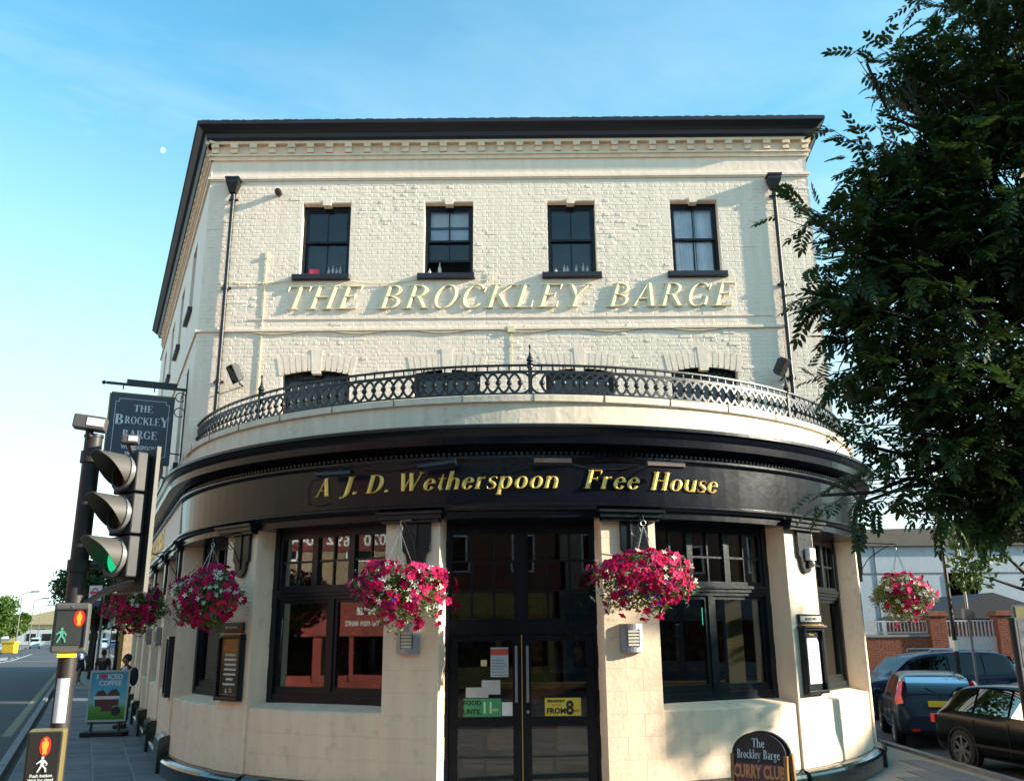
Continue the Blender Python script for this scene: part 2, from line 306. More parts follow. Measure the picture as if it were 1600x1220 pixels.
# ------------------------------------------------------------------ the plan of the pub
CX, CY, RW = .1, 18.5, 6.5
AL, AR = R(-65), R(73); SL, SR = AL*RW, AR*RW
GZ = -.15                                   # pavement level
def frame(s, off=0., z=0.):                 # local x along the wall, local -y outwards
    a = min(max(s/RW, AL), AR); ex = s-a*RW; n = Vector((math.sin(a), -math.cos(a), 0)); t = Vector((math.cos(a), math.sin(a), 0))
    p = Vector((CX, CY, 0))+n*(RW+off)+t*ex
    return T(p.x, p.y, z) @ RZ(a)
def pt(s, off=0., z=0.): return frame(s, off, z).translation
def srange(s0, s1, ds=.25):
    n = max(1, int(math.ceil((s1-s0)/ds))); return [s0+(s1-s0)*i/n for i in range(n+1)]
def sweep(mb, prof, s0, s1, ds=.25, close=True, caps=True):
    rows = []
    for s in srange(s0, s1, ds): rows.append([pt(s, o, z) for o, z in prof])
    mb.grid(rows, close=close)
    if caps and close:
        n = len(prof); mb.add(rows[0], [tuple(range(n))]); mb.add(rows[-1], [tuple(range(n-1, -1, -1))])
    return mb
S_END, S_RT = -24., 13.
# ground, road, pavements
g = MB().add([(-1500, -600, -.29), (1500, -600, -.29), (1500, 2500, -.29), (-1500, 2500, -.29)], [(0, 1, 2, 3)])
struct(obj('ground', g, mat('bare_ground', (.12, .115, .10), .95, var=.3, vscale=.05)))
DL = Vector((-.4226, .9063)); NLt = Vector((-.9063, -.4226))       # left street: along, and outwards from the wall
K0 = Vector((-8.35, 15.5))                                        # a point on the left kerb
def lp(a, o, z=0.):                                                # a metres along the left street from K0, o metres out from the kerb
    p = K0+DL*a+NLt*o; return (p.x, p.y, z)
r_ = MB().add([lp(-40, 0, -.27), lp(420, 0, -.27), lp(420, 10.5, -.27), lp(-40, 10.5, -.27)], [(0, 3, 2, 1)])
struct(obj('road', r_, asph))
r2 = MB().add([(7.5, -30, -.266), (40, -30, -.266), (40, 45, -.266), (7.5, 45, -.266)], [(0, 1, 2, 3)])
struct(obj('side_road', r2, asph))
# front road behind the camera
r3 = MB().add([(-30, -11, -.274), (40, -11, -.274), (40, 2.5, -.274), (-30, 2.5, -.274)], [(0, 1, 2, 3)]); struct(obj('front_road', r3, asph))
ML_ = Matrix(((DL.x, NLt.x, 0, K0.x), (DL.y, NLt.y, 0, K0.y), (0, 0, 1, 0), (0, 0, 0, 1)))   # x along, y out from kerb (left handed basis kept for points only)
pav = MB()
pav.hprism([(K0+DL*60-NLt*.15)[:2], (K0-DL*13-NLt*.15)[:2], (-3.0, 2.7), (7.2, 2.7), (7.2, 30), (5.5, 30), (5, 24), (-5, 22), (K0+DL*60-NLt*3.2)[:2]], -.30, GZ-.012)
pv = struct(obj('pavement', pav, mat('paving_concrete_sheet', (.30, .26, .21), .9, var=.15)))
# paving slabs along the left pavement (each one lies on the joint bed)
slab_me = []
for k in range(5):
    m_ = MB(); w, d = .292, .285; c = .006
    m_.add([(-w, -d, -.02), (w, -d, -.02), (w, d, -.02), (-w, d, -.02), (-w, -d, -c), (w, -d, -c), (w, d, -c), (-w, d, -c), (-w+c, -d+c, 0), (w-c, -d+c, 0), (w-c, d-c, 0), (-w+c, d-c, 0)],
           [(0, 1, 5, 4), (1, 2, 6, 5), (2, 3, 7, 6), (3, 0, 4, 7), (4, 5, 9, 8), (5, 6, 10, 9), (6, 7, 11, 10), (7, 4, 8, 11), (8, 9, 10, 11)])
    slab_me.append(m_.mesh('paving_slab', mat('paving_concrete_%d' % k, (.19-.015*k, .185-.014*k, .185-.010*k), .8, var=.18, vscale=1.5, bump=.35, bscale=50, dirt=.3)))
ang = math.atan2(DL.y, DL.x)
for i in range(50):
    for j in range(4):
        p = K0+DL*(-2.5+i*.6)-NLt*(.15+.3+j*.6)
        o = bpy.data.objects.new('paving_slab', random.choice(slab_me)); COL.objects.link(o)
        place(o, pv, T(p.x, p.y, GZ-.002+random.uniform(-.003, .003)) @ RZ(ang) @ RX(random.uniform(-.004, .004)))
kb = MB().cbox(-.445, .445, -.15, .0, -.30, GZ+.002, .015).mesh('kerb_stone', kerbm)
for i in range(48):
    p = K0+DL*(-3.6+i*.9)
    o = bpy.data.objects.new('kerb_stone', kb); COL.objects.link(o); place(o, pv, T(p.x, p.y, random.uniform(-.003, .003)) @ RZ(math.atan2(-DL.y, -DL.x)))
kk = MB()
for a in range(39, 110, 4): p = [lp(a, 0)[:2], lp(a+3.98, 0)[:2], lp(a+3.98, -.15)[:2], lp(a, -.15)[:2]]; kk.hprism(p[::-1], -.3, GZ)
obj('kerb_run', kk, kerbm, pv, stuff=True)
ks = MB().cbox(-.445, .445, -.15, .0, -.30, GZ+.002, .015).mesh('kerb_stone', kerbm)
for i in range(18):
    o = bpy.data.objects.new('kerb_stone', ks); COL.objects.link(o); place(o, pv, T(7.35, 8.+i*.9, 0) @ RZ(PI/2))
sp_ = MB()
for i in range(14):
    for j in range(10):
        x = 3.2+j*.4; y = 9.5+i*.6
        if (x-CX)**2+(y+.3-CY)**2 > 48: sp_.cbox(-.19, .19, -.29, .29, -.0, .0, 0, T(x, y, 0)) if False else sp_.hprism([(x-.195, y-.295), (x+.195, y-.295), (x+.195, y+.295), (x-.195, y+.295)], GZ-.02, GZ-.002)
obj('paving_slabs', sp_, slabm, pv, stuff=True)
# road markings
def mark(name, pts, w, m, z=-.266):
    mb = MB()
    for (a, b) in zip(pts[:-1], pts[1:]):
        a = Vector(a); b = Vector(b); d = (b-a).normalized(); n = Vector((-d.y, d.x))*w/2
        mb.add([(*(a-n), z), (*(b-n), z), (*(b+n), z), (*(a+n), z)], [(0, 1, 2, 3)]); z += .0006
    return struct(obj(name, mb, m))
q = lambda a, o: lp(a, o)[:2]
mark('yellow_line', [q(8, .45), q(60, .45)], .22, paint_y)
zz = []
for k in range(9): zz.append(q(-4.5+k*2.1, 1.2 if k % 2 else 1.9))
mark('zigzag_marking', zz[:5], .12, paint_w); mark('zigzag_marking', [q(2.5, 1.4), q(4.9, 2.7), q(5.2, 1.5)], .10, paint_w)
mark('zigzag_marking', [q(8.4, 1.3), q(11.6, 1.2)], .16, paint_w)
for k in range(7): mark('lane_dash', [q(14+k*1.2, 3.2+.5*(k % 2)), q(14.6+k*1.2, 3.2+.5*(k % 2))], .16, paint_w)
for k in range(8): mark('centre_line', [q(44+k*9, 6.2), q(49+k*9, 6.2)], .2, paint_w)
mark('island_line', [q(44, 8.4), q(90, 5.6), q(130, 5.6)], .25, paint_w); mark('stop_line', [q(86, .6), q(86, 5.5)], .5, paint_w); mark('stop_line', [q(110, .6), q(110, 5.5)], .4, paint_w)
far_p = MB().hprism([q(-40, 10.5), q(420, 10.5), q(420, 14.3), q(-40, 14.3)][::-1], -.3, -.13); struct(obj('far_pavement', far_p, slabm))
isl = MB().hprism([q(88, 6.6), q(100, 6.6), q(100, 9.6), q(86, 9.6)][::-1], -.3, -.12); struct(obj('traffic_island', isl, kerbm))
# ------------------------------------------------------------------ THE PUB
pub = thing('pub_building', 'cream painted brick corner pub with curved dark shopfront and black cornice', 'pub', T(CX, CY, GZ))
def P(name, mb, m, **k): return obj(name, mb, m, k.pop('parent', pub), **k)
# ---- upper floors
YF = 15.6; UL = 12.9
ML = T(-5.84, YF, 0) @ RZ(AL)             # left side wall: local -x runs away from the front corner, y inwards
AU = R(84); MR = T(5.80, YF, 0) @ RZ(AU)              # right side wall: local +x runs away
MF = T(0, YF, 0)
fw_op = [(-4.01, -3.08), (-1.65, -.72), (.71, 1.63), (3.08, 4.0)]; lw_op = [(-4.21, -2.97), (-1.80, -.58), (.62, 1.88), (2.92, 4.14)]
Z0U, Z1U = 4.75, 11.2
openF = [(a, b, 8.56, 10.07) for a, b in fw_op]+[(a, b, 5.0, 6.74) for a, b in lw_op]
sw = [-2.3, -5.0, -7.7, -10.4]
openL = [(c-.46, c+.46, 8.56, 10.07) for c in sw]+[(c-.46, c+.46, 5.3, 6.85) for c in sw[:]]
def wall(mb, x0, x1, z0, z1, ops, M, th=.3):
    xs = sorted({x0, x1, *[o[0] for o in ops], *[o[1] for o in ops]}); zs = sorted({z0, z1, *[o[2] for o in ops], *[o[3] for o in ops]})
    for i in range(len(xs)-1):
        zi = 0
        while zi < len(zs)-1:
            def inside(k): return any(o[0] <= (xs[i]+xs[i+1])/2 <= o[1] and o[2] <= (zs[k]+zs[k+1])/2 <= o[3] for o in ops)
            if inside(zi): zi += 1; continue
            k = zi
            while k+1 < len(zs)-1 and not inside(k+1): k += 1
            mb.box(xs[i], xs[i+1], 0, th, zs[zi], zs[k+1], M); zi = k+1
w = MB(); wall(w, -5.84, 5.80, Z0U, Z1U, openF, MF @ T(0, .008, 0)); P('front_wall', w, creamb)
w = MB(); wall(w, -UL, 0, 3.6, Z1U, openL, ML); P('side_wall', w, creamb)
w = MB(); wall(w, 0, 12, 3.6, Z1U, [], MR); P('side_wall', w, creamb)
# first floor segmental heads: fill the corners of the openings
for a, b in lw_op:
    m_ = MB(); n = 12; mid = (a+b)/2; hw = (b-a)/2; top = 6.74
    for i in range(n):
        xa = a+(b-a)*i/n; xb = a+(b-a)*(i+1)/n; f = lambda x: top-.10*((x-mid)/hw)**2
        m_.prism([(xa, f(xa)), (xb, f(xb)), (xb, top), (xa, top)], YF+.01, YF+.25)
    P('arch_head', m_, creamb)
# bricks of the front wall, laid in English bond; painted over
CH = .0755; rects = []
zz_ = 4.98; row = 0
while zz_+CH < 10.52:
    bl = .215 if row % 2 == 0 else .1025; x = -5.84+(.0 if row % 2 == 0 else -.05)
    while x < 5.80:
        xa, xb = max(x, -5.84), min(x+bl, 5.80)
        skip = (7.41 < zz_+CH/2 < 7.50)
        pieces = [(xa, xb)] if xb-xa > .03 and not skip else []
        for o in openF:
            if o[2]-.04 < zz_+CH*.7 and zz_ < o[3]:
                np_ = []
                for (p0, p1) in pieces:
                    if p1 <= o[0] or p0 >= o[1]: np_.append((p0, p1))
                    else:
                        if p0 < o[0]-.02: np_.append((p0, o[0]))
                        if p1 > o[1]+.02: np_.append((o[1], p1))
                pieces = np_
        rects += [(p0, p1, zz_, zz_+CH-.008) for p0, p1 in pieces]
        x += bl+.009
    zz_ += CH; row += 1
def lump(x, z):      # broad areas where the old paint is thick or rough
    return .5+.5*math.sin(x*1.7+1.3*math.sin(z*1.1))*math.cos(z*1.9+.8*math.sin(x*.9))
random.seed(3)
camp = Vector((0, 0, 2)); order = sorted(range(len(rects)), key=lambda i: (Vector(((rects[i][0]+rects[i][1])/2, YF, rects[i][2]))-camp).length-((rects[i][1]-rects[i][0])*3 if rects[i][2] > 5.6 else -9))
sing = set(order[:290]); bw = MB()
def brick_box(mb, x0, x1, z0, z1, xo=0, zo=0):
    rough_ = lump((x0+x1)/2, z0)
    h = .0012+random.random()*.0018*(.4+rough_)+(.009*random.random() if random.random() < .20*rough_*rough_ else 0)
    v = [h+random.uniform(-.0012, .0012)*(.6+2*rough_) for _ in range(4)]; c = .009
    y = YF+.008
    x0 += random.uniform(-.001, .002); z0 += random.uniform(-.001, .001)
    mb.add([(x0-xo, y, z0-zo), (x1-xo, y, z0-zo), (x1-xo, y, z1-zo), (x0-xo, y, z1-zo), (x0+c-xo, y-v[0], z0+c-zo), (x1-c-xo, y-v[1], z0+c-zo), (x1-c-xo, y-v[2], z1-c-zo), (x0+c-xo, y-v[3], z1-c-zo)],
           [(0, 1, 5, 4), (1, 2, 6, 5), (2, 3, 7, 6), (3, 0, 4, 7), (4, 5, 6, 7)])
for i, r4 in enumerate(rects):
    if i in sing:
        b = MB(); brick_box(b, *r4); P('brick', b, creamb)
    else: brick_box(bw, *r4)
P('brickwork', bw, creamb, stuff=True)
# string courses, frieze and side string courses
def ledge(mb, x0, x1, zc, hgt, proj, M): 
    mb.prism([(0, 0)]*0 or [(x0, zc-hgt/2), (x1, zc-hgt/2), (x1, zc+hgt/2), (x0, zc+hgt/2)], -proj, .02, M)
m_ = MB(); ledge(m_, -5.88, 5.84, 10.59, .05, .045, MF); ledge(m_, -5.86, 5.82, 10.55, .03, .02, MF); P('string_course', m_, creamb)
m_ = MB(); ledge(m_, -5.86, 5.1, 7.46, .045, .035, MF); ledge(m_, -4.9, 4.9, 7.68, .02, .012, MF); P('string_course', m_, creamb)
m_ = MB(); ledge(m_, -UL, .03, 10.59, .05, .045, ML); ledge(m_, -UL, .03, 7.46, .045, .035, ML); P('string_course', m_, creamb)
m_ = MB(); m_.box(-5.9, 5.86, -.03, .02, 10.98, 11.06, MF); m_.box(-5.93, 5.89, -.06, .02, 11.06, 11.10, MF); m_.box(-5.97, 5.93, -.10, .25, 11.30, 11.36, MF); m_.box(-5.84, 5.80, -.012, .02, 11.1, 11.30, MF); P('cornice_band', m_, cream)
m_ = MB(); m_.box(-UL, .04, -.03, .02, 10.98, 11.06, ML); m_.box(-UL, .07, -.06, .02, 11.06, 11.10, ML); m_.box(-UL, .12, -.10, .2, 11.30, 11.36, ML); m_.box(-UL, 0, -.012, .02, 11.1, 11.3, ML); P('cornice_band', m_, cream)
m_ = MB(); m_.box(0, 12, -.03, .02, 10.98, 11.10, MR); m_.box(0, 12, -.10, .2, 11.3, 11.36, MR); P('cornice_band', m_, cream)
dm = MB().cbox(-.07, .07, -.10, 0, .10, .18, .006).cbox(-.065, .065, -.065, 0, .0, .10, .006).mesh('dentil', cream)
for i in range(32):
    x = -5.78+i*.373; o = bpy.data.objects.new('dentil', dm); COL.objects.link(o); place(o, pub, MF @ T(x, -.012, 11.115))
for i in range(34):
    o = bpy.data.objects.new('dentil', dm); COL.objects.link(o); place(o, pub, ML @ T(-.2-i*.373, -.012, 11.115))
# black eaves gutter, a moulded section mitred round the corners
ep = [(0, 11.36), (.13, 11.36), (.16, 11.40), (.18, 11.48), (.24, 11.50), (.30, 11.55), (.34, 11.585), (.36, 11.59), (.36, 11.665), (.30, 11.675), (0, 11.66)]
ca = Vector((-5.84, YF)); cb = Vector((5.80, YF)); dl = Vector((-.4226, .9063)); dr = Vector((math.cos(AU), math.sin(AU)))
def mit(c, n1, n2, o): b = (n1+n2).normalized(); return c+b*(o/b.dot(n1))
nF = Vector((0, -1)); nL = Vector((-.9063, -.4226)); nR = Vector((math.sin(AU), -math.cos(AU)))
rows = []
rows.append([(*(ca+dl*(UL+.2)+nL*o), z) for o, z in ep])
rows.append([(*mit(ca, nL, nF, o), z) for o, z in ep]); rows.append([(*mit(cb, nR, nF, o), z) for o, z in ep]); rows.append([(*(cb+dr*12+nR*o), z) for o, z in ep])
m_ = MB(); m_.grid(rows, close=True); m_.add(rows[0], [tuple(range(len(ep)))]); P('eaves_gutter', m_, roofm)
m_ = MB(); m_.hprism([(*(ca+dl*UL),), (*ca,), (*cb,), (*(cb+dr*12),)], 11.50, 11.62); P('roof', m_, mat('roof_slate', (.05, .05, .055), .8))
rv = MB()
for i in range(60):
    x = -6.0+i*.2; rv.box(x, x+random.uniform(.05, .19), YF-.355, YF-.30, 11.663, 11.672+random.random()*.012)
P('gutter_debris', rv, mat('lead_flashing', (.07, .09, .075), .8), stuff=True)
# ---- sash windows of the upper floors
def sash(name, x0, x1, z0, z1, M, openlow=0., rec=.17, room=True, arched=False, bars=True, lo=True, keyst=True, gm=None):
    wd, ht = x1-x0, z1-z0; Mw = M @ T(x0, 0, z0); gm = gm or uglass
    f = MB(); j = .055
    f.box(.0, j, rec, rec+.09, 0, ht, Mw); f.box(wd-j, wd, rec, rec+.09, 0, ht, Mw); f.box(j, wd-j, rec, rec+.09, ht-.10, ht, Mw); f.box(j, wd-j, rec, rec+.09, 0, .045, Mw)
    fo = P('window', f, black)
    def sh(nm, za, zb, y):
        s_ = MB(); r_ = .042
        s_.box(j, j+r_, y, y+.04, za, zb, Mw); s_.box(wd-j-r_, wd-j, y, y+.04, za, zb, Mw); s_.box(j+r_, wd-j-r_, y, y+.04, za, za+r_, Mw); s_.box(j+r_, wd-j-r_, y, y+.04, zb-r_, zb, Mw)
        if bars: s_.box(wd/2-.012, wd/2+.012, y+.004, y+.03, za+r_, zb-r_, Mw)
        obj(nm, s_, black, fo)
        for (p0, p1) in (((j+r_, wd/2-.012), (wd/2+.012, wd-j-r_)) if bars else ((j+r_, wd-j-r_),)):
            obj('pane', MB().box(p0, p1, y+.014, y+.020, za+r_, zb-r_, Mw), gm, fo)
    mid = ht*.5
    sh('upper_sash', mid-.02, ht-.09, rec+.02); sh('lower_sash', .04+openlow, mid+.02+openlow, rec+.065)
    if room:
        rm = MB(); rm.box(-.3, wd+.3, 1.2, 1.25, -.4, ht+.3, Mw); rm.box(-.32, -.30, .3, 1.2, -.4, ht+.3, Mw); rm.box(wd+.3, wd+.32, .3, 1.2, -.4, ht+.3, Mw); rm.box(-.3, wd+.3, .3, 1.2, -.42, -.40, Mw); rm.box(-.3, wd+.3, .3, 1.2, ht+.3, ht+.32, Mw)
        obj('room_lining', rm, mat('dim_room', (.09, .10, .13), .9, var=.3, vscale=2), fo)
    return fo, Mw
def sill(x0, x1, z, M): P('window_sill', MB().cbox(x0, x1, -.09, .16, z-.105, z, .008, M), roofm)
wins = []
for k, (a, b) in enumerate(fw_op):
    wins.append(sash('w', a, b, 8.56, 10.07, MF, openlow=.30 if k == 1 else 0.)); sill(a-.12, b+.04 if k < 2 else b+.09, 8.555, MF)
    c = (a+b)/2; P('keystone', MB().prism([(c-.075, 10.01), (c+.075, 10.01), (c+.085, 10.12), (c-.085, 10.12)], YF-.003, YF+.15), creamb)
    P('lintel_reveal', MB().box(a, b, YF+.02, YF+.165, 10.055, 10.068), creamb)
for k, (a, b) in enumerate(lw_op):
    sash('w', a, b, 5.0, 6.66, MF, rec=.18); c = (a+b)/2
    P('keystone', MB().prism([(c-.08, 6.62), (c+.08, 6.62), (c+.11, 7.08), (c-.11, 7.08)], YF-.006, YF+.12), creamb)
for c in sw:
    sash('w', c-.46, c+.46, 8.56, 10.07, ML); sill(c-.54, c+.54, 8.555, ML); sash('w', c-.46, c+.46, 5.3, 6.85, ML); sill(c-.54, c+.54, 5.295, ML)
# voussoirs over the first floor windows
vm = MB()
for a, b in lw_op:
    for i in range(13):
        t = -1+2*i/12.; cx = (a+b)/2+t*(b-a)/2*1.02; 
        if abs(t) < .12: continue
        vm.prism([(cx-.042, 6.68-.09*t*t), (cx+.042, 6.68-.09*t*t), (cx+.050+t*.06, 6.98-.05*t*t), (cx-.050+t*.06, 6.98-.05*t*t)], YF-.0005-random.random()*.0015, YF+.01)
P('voussoirs', vm, creamb, stuff=True)
# curtain in the right hand window, blind in the second
def curtain(x0, x1, z0, z1, y, m, parent, amp=.025, nf=9):
    mb = MB(); rows = []
    for i in range(61):
        x = x0+(x1-x0)*i/60; rows.append([(x, y+amp*math.sin(i/60*nf*2*PI)+.01*math.sin(i*.9), z) for z in (z0, (z0+z1)/2, z1)])
    mb.grid(rows); return obj('curtain', mb, m, parent, smooth=True)
cm = mat('grey_blue_curtain', (.86, .88, .90), .9, var=.1)
a, b = fw_op[3]; curtain(a+.03, a+.5, 8.5, 10.1, YF+.285, cm, wins[3][0]); curtain(a+.52, b-.02, 8.5, 10.1, YF+.29, cm, wins[3][0], nf=7)
a, b = fw_op[1]; obj('roller_blind', MB().box(a+.06, b-.06, YF+.275, YF+.28, 9.32, 9.98), mat('pale_blind', (.6, .6, .6), .9), wins[1][0])
# ---- terrace floor
m_ = MB(); pl = [tuple(pt(s, -.24)[:2]) for s in srange(SL, SR, .4)]; m_.hprism(pl, 4.86, 4.93); P('terrace_deck', m_, mat('terrace_asphalt', (.08, .08, .08), .9))
# ---- shopfront head: parapet, cornice, fascia
m_ = MB(); sweep(m_, [(-.24, 4.93), (.07, 4.72), (.07, 5.085), (.12, 5.10), (.125, 5.185), (.09, 5.20), (-.24, 5.215)][::-1], S_END+8, S_RT); P('parapet', m_, parapet_m)
cj = MB()
for s in np.arange(-14.5, 8.9, .98):
    cj.box(-.006, .006, -.128, 0, 5.10, 5.203, frame(s, 0))
P('coping_joints', cj, mat('joint_dark', (.10, .085, .06), .9), stuff=True)
cp = [(-.3, 4.72), (-.3, 4.60), (.08, 4.40), (.13, 4.37), (.13, 4.30), (.09, 4.29), (.09, 4.28), (.03, 4.28), (.03, 4.50)]
corn = [(.0, 4.40), (.14, 4.42), (.20, 4.44), (.34, 4.46), (.35, 4.56), (.38, 4.60), (.41, 4.655), (.44, 4.66), (.44, 4.70), (.38, 4.725), (.0, 4.76)]
m_ = MB(); sweep(m_, corn[::-1], S_END, S_RT, ds=.2); P('shopfront_cornice', m_, black)
m_ = MB(); sweep(m_, [(0, 4.27), (.13, 4.27), (.155, 4.30), (.155, 4.33), (.12, 4.345), (0, 4.345)][::-1], S_END, S_RT); P('cornice_bead', m_, black)
dn = MB()
for s in np.arange(-14, 12, .075): dn.box(-.018, .018, -.135, 0, 4.352, 4.385, frame(s, 0))
P('dentil_course', dn, black, stuff=True)
m_ = MB(); sweep(m_, [(-.1, 3.70), (.085, 3.70), (.10, 4.265), (-.1, 4.265)][::-1], S_END, S_RT); P('fascia_board', m_, black)
m_ = MB(); sweep(m_, [(-.1, 3.60), (.11, 3.60), (.12, 3.625), (.15, 3.65), (.15, 3.675), (.11, 3.695), (-.1, 3.695)][::-1], S_END, S_RT); P('fascia_moulding', m_, black)
m_ = MB(); sweep(m_, [(-.50, 3.50), (.06, 3.50), (.06, 3.595), (-.50, 3.595)][::-1], S_END, S_RT); P('shopfront_beam', m_, black)
# ---- ground floor piers and dados
PW = .775; PITCH = 3.098
piers = [(-1.872, -1.097, 1), (1.09, 1.87, 1), (-4.965, -4.185, 1), (4.22, 4.99, 1), (7.32, 8.10, 1)]
sL_ = -7.29
for k in range(6): piers.append((sL_-.77-k*PITCH, sL_-k*PITCH, 0))
piers += [(10.4, 11.2, 1)]
random.seed(11); CRS = .281
def block(s0, s1, z0, z1, off, dep=.40):
    n = 2 if s1-s0 > .45 else 1; mb = MB(); rows = []; c = .0035
    M = frame((s0+s1)/2, 0); Mi = M.inverted()
    fr = [Mi @ pt(s, off) for s in np.linspace(s0, s1, n+2)]
    x0, x1 = fr[0].x, fr[-1].x
    vs = []; rows = []
    e = random.uniform(0, .0018)
    for p in fr:
        rows.append([(p.x, p.y+dep, z0), (p.x, p.y+c, z0), (p.x, p.y-e, z0+c), (p.x, p.y-e, z1-c), (p.x, p.y+c, z1), (p.x, p.y+dep, z1)])
    # side chamfer
    rows[0] = [(a, b_ if i in (0, 5) else b_+c*(1 if i in (2, 3) else 1), z) for i, (a, b_, z) in enumerate(rows[0])]; rows[-1] = [(a, b_ if i in (0, 5) else b_+c, z) for i, (a, b_, z) in enumerate(rows[-1])]
    mid1 = [(rows[0][i][0]+c, rows[0][i][1]-(c if 0 < i < 5 else 0), rows[0][i][2]) for i in range(6)]; mid2 = [(rows[-1][i][0]-c, rows[-1][i][1]-(c if 0 < i < 5 else 0), rows[-1][i][2]) for i in range(6)]
    rows = [rows[0], mid1]+rows[1:-1]+[mid2, rows[-1]]
    mb.grid([r[::-1] for r in rows], close=True); mb.add(rows[0], [(0, 1, 2, 3, 4, 5)]); mb.add(rows[-1], [(5, 4, 3, 2, 1, 0)])
    return obj('stone_block', mb, cream, pub, M)
for (s0, s1, near) in piers:
    zt = .12 if near else .40
    zc = zt+.02; k = 0
    if s0 < -17: 
        P('pier', MB().box(-.38, .38, 0, .4, zt, 3.5, frame((s0+s1)/2, 0)), cream)
    else:
        while zc < 3.49:
            z1 = min(3.5, zc+(CRS if near else CRS*1.6))
            if 3.5-z1 < .1: z1 = 3.5
            if k % 2 == 0 and near: block(s0, s1-.27, zc, z1, 0); block(s1-.27, s1, zc, z1, 0)
            elif near: block(s0, s0+.27, zc, z1, 0); block(s0+.27, s1, zc, z1, 0)
            else: block(s0, s1, zc, z1, 0)
            zc = z1; k += 1
    m_ = MB(); z = zt
    sweep(m_, [(-.3, GZ-.05), (.15, GZ-.05), (.15, z-.05), (.13, z-.02), (.10, z), (.06, z+.018), (-.3, z+.018)][::-1], s0-.05, s1+.05); P('pier_plinth', m_, plinth_m)
gaps = [(-4.185, -1.872), (1.87, 4.22), (-7.29, -4.965), (4.99, 7.32), (8.10, 10.4)]+[(sL_-(k+1)*PITCH, sL_-.77-k*PITCH) for k in range(6)]
def dado(s0, s1):
    z0, z1 = .14, 1.00; nn = 3; h = (z1-z0)/nn
    for k in range(nn):
        cuts = [s0, s0+(s1-s0)*.28, s0+(s1-s0)*.66, s1] if k % 2 else [s0, s0+(s1-s0)*.45, s0+(s1-s0)*.83, s1]
        for a, b in zip(cuts[:-1], cuts[1:]): block(a, b, z0+k*h, z0+(k+1)*h, -.035, .3)
    m_ = MB(); sweep(m_, [(-.48, .98), (-.045, .98), (-.035, .995), (-.05, 1.012), (-.36, 1.075), (-.48, 1.08)][::-1], s0, s1, .2); P('stone_sill', m_, cream)
    m_ = MB(); sweep(m_, [(-.3, GZ-.05), (.11, GZ-.05), (.11, .05), (.09, .09), (.05, .12), (.0, .138), (-.3, .138)][::-1], s0, s1); P('plinth', m_, plinth_m)
for s0, s1 in gaps: dado(s0, s1)
# ---- shopfront windows
def shop_window(s0, s1, vent=True):
    a = pt(s0, -.34); b = pt(s1, -.34); mid = (a+b)/2; d = (b-a); wd = d.length; M = T(mid.x, mid.y, 0) @ RZ(math.atan2(d.y, d.x)); h = wd/2
    f = MB(); zb, zt = 1.04, 3.52; tz = 2.50
    f.box(-h, -h+.10, -.02, .14, zb, zt, M); f.box(h-.10, h, -.02, .14, zb, zt, M); f.box(-h+.10, h-.10, 0, .14, 3.44, zt, M)
    f.box(-h+.10, h-.10, -.03, .14, zb, zb+.07, M); f.box(-h+.10, h-.10, -.01, .14, zb+.07, zb+.15, M); f.box(-h+.10, h-.10, .02, .14, zb+.15, zb+.20, M)
    fo = P('shop_window', f, trim)
    t = MB(); t.box(-h+.10, h-.10, 0, .13, tz, tz+.15, M); t.box(-h+.08, h-.08, -.05, 0, tz+.10, tz+.14, M); t.box(-h+.1, h-.1, -.025, 0, tz+.05, tz+.10, M); obj('transom', t, trim, fo)
    mu = MB(); mu.box(-.045, .045, .01, .12, zb+.20, tz, M); obj('mullion', mu, trim, fo)
    for x0, x1 in ((-h+.10, -.045), (.045, h-.10)):
        fr = MB(); q_ = .05
        fr.box(x0, x0+q_, .035, .10, zb+.20, tz, M); fr.box(x1-q_, x1, .035, .10, zb+.20, tz, M); fr.box(x0+q_, x1-q_, .035, .10, zb+.20, zb+.25, M); fr.box(x0+q_, x1-q_, .035, .10, tz-.05, tz, M); obj('casement', fr, trim, fo)
        obj('pane', MB().box(x0+q_, x1-q_, .066, .072, zb+.25, tz-.05, M), glass, fo)
    n = 3; cw = (2*h-.2)/n
    for i in range(n):
        x0 = -h+.10+i*cw; x1 = x0+cw; z0 = tz+.15; z1 = 3.44
        fr = MB(); q_ = .05
        fr.box(x0, x0+q_, 0, .09, z0, z1, M); fr.box(x1-q_, x1, 0, .09, z0, z1, M); fr.box(x0+q_, x1-q_, .0, .09, z0, z0+q_, M); fr.box(x0+q_, x1-q_, .0, .09, z1-q_, z1, M)
        xm = (x0+x1)/2; zm = (z0+z1)/2; fr.box(xm-.014, xm+.014, .02, .07, z0+q_, z1-q_, M); fr.box(x0+q_, xm-.014, .022, .068, zm-.014, zm+.014, M); fr.box(xm+.014, x1-q_, .022, .068, zm-.014, zm+.014, M)
        obj('fanlight', fr, trim, fo)
        for (pa, pb) in ((x0+q_, xm-.014), (xm+.014, x1-q_)):
            for (za, zc) in ((z0+q_, zm-.014), (zm+.014, z1-q_)):
                obj('pane', MB().box(pa, pb, .045, .050, za, zc, M @ T(0, 0, 0) @ RX(random.uniform(-.003, .003))), glass, fo)
    return fo, M
for k, (s0, s1) in enumerate(gaps):
    if k < 7: shop_window(s0, s1)
    else:
        M = frame((s0+s1)/2, -.3); fo = P('shop_window', MB().box(-1.2, 1.2, 0, .08, 1.05, 3.52, M), trim)
        for q_ in (-.6, .6): obj('pane', MB().box(q_-.5, q_+.5, -.012, -.004, 1.3, 3.3, M), glass, fo)
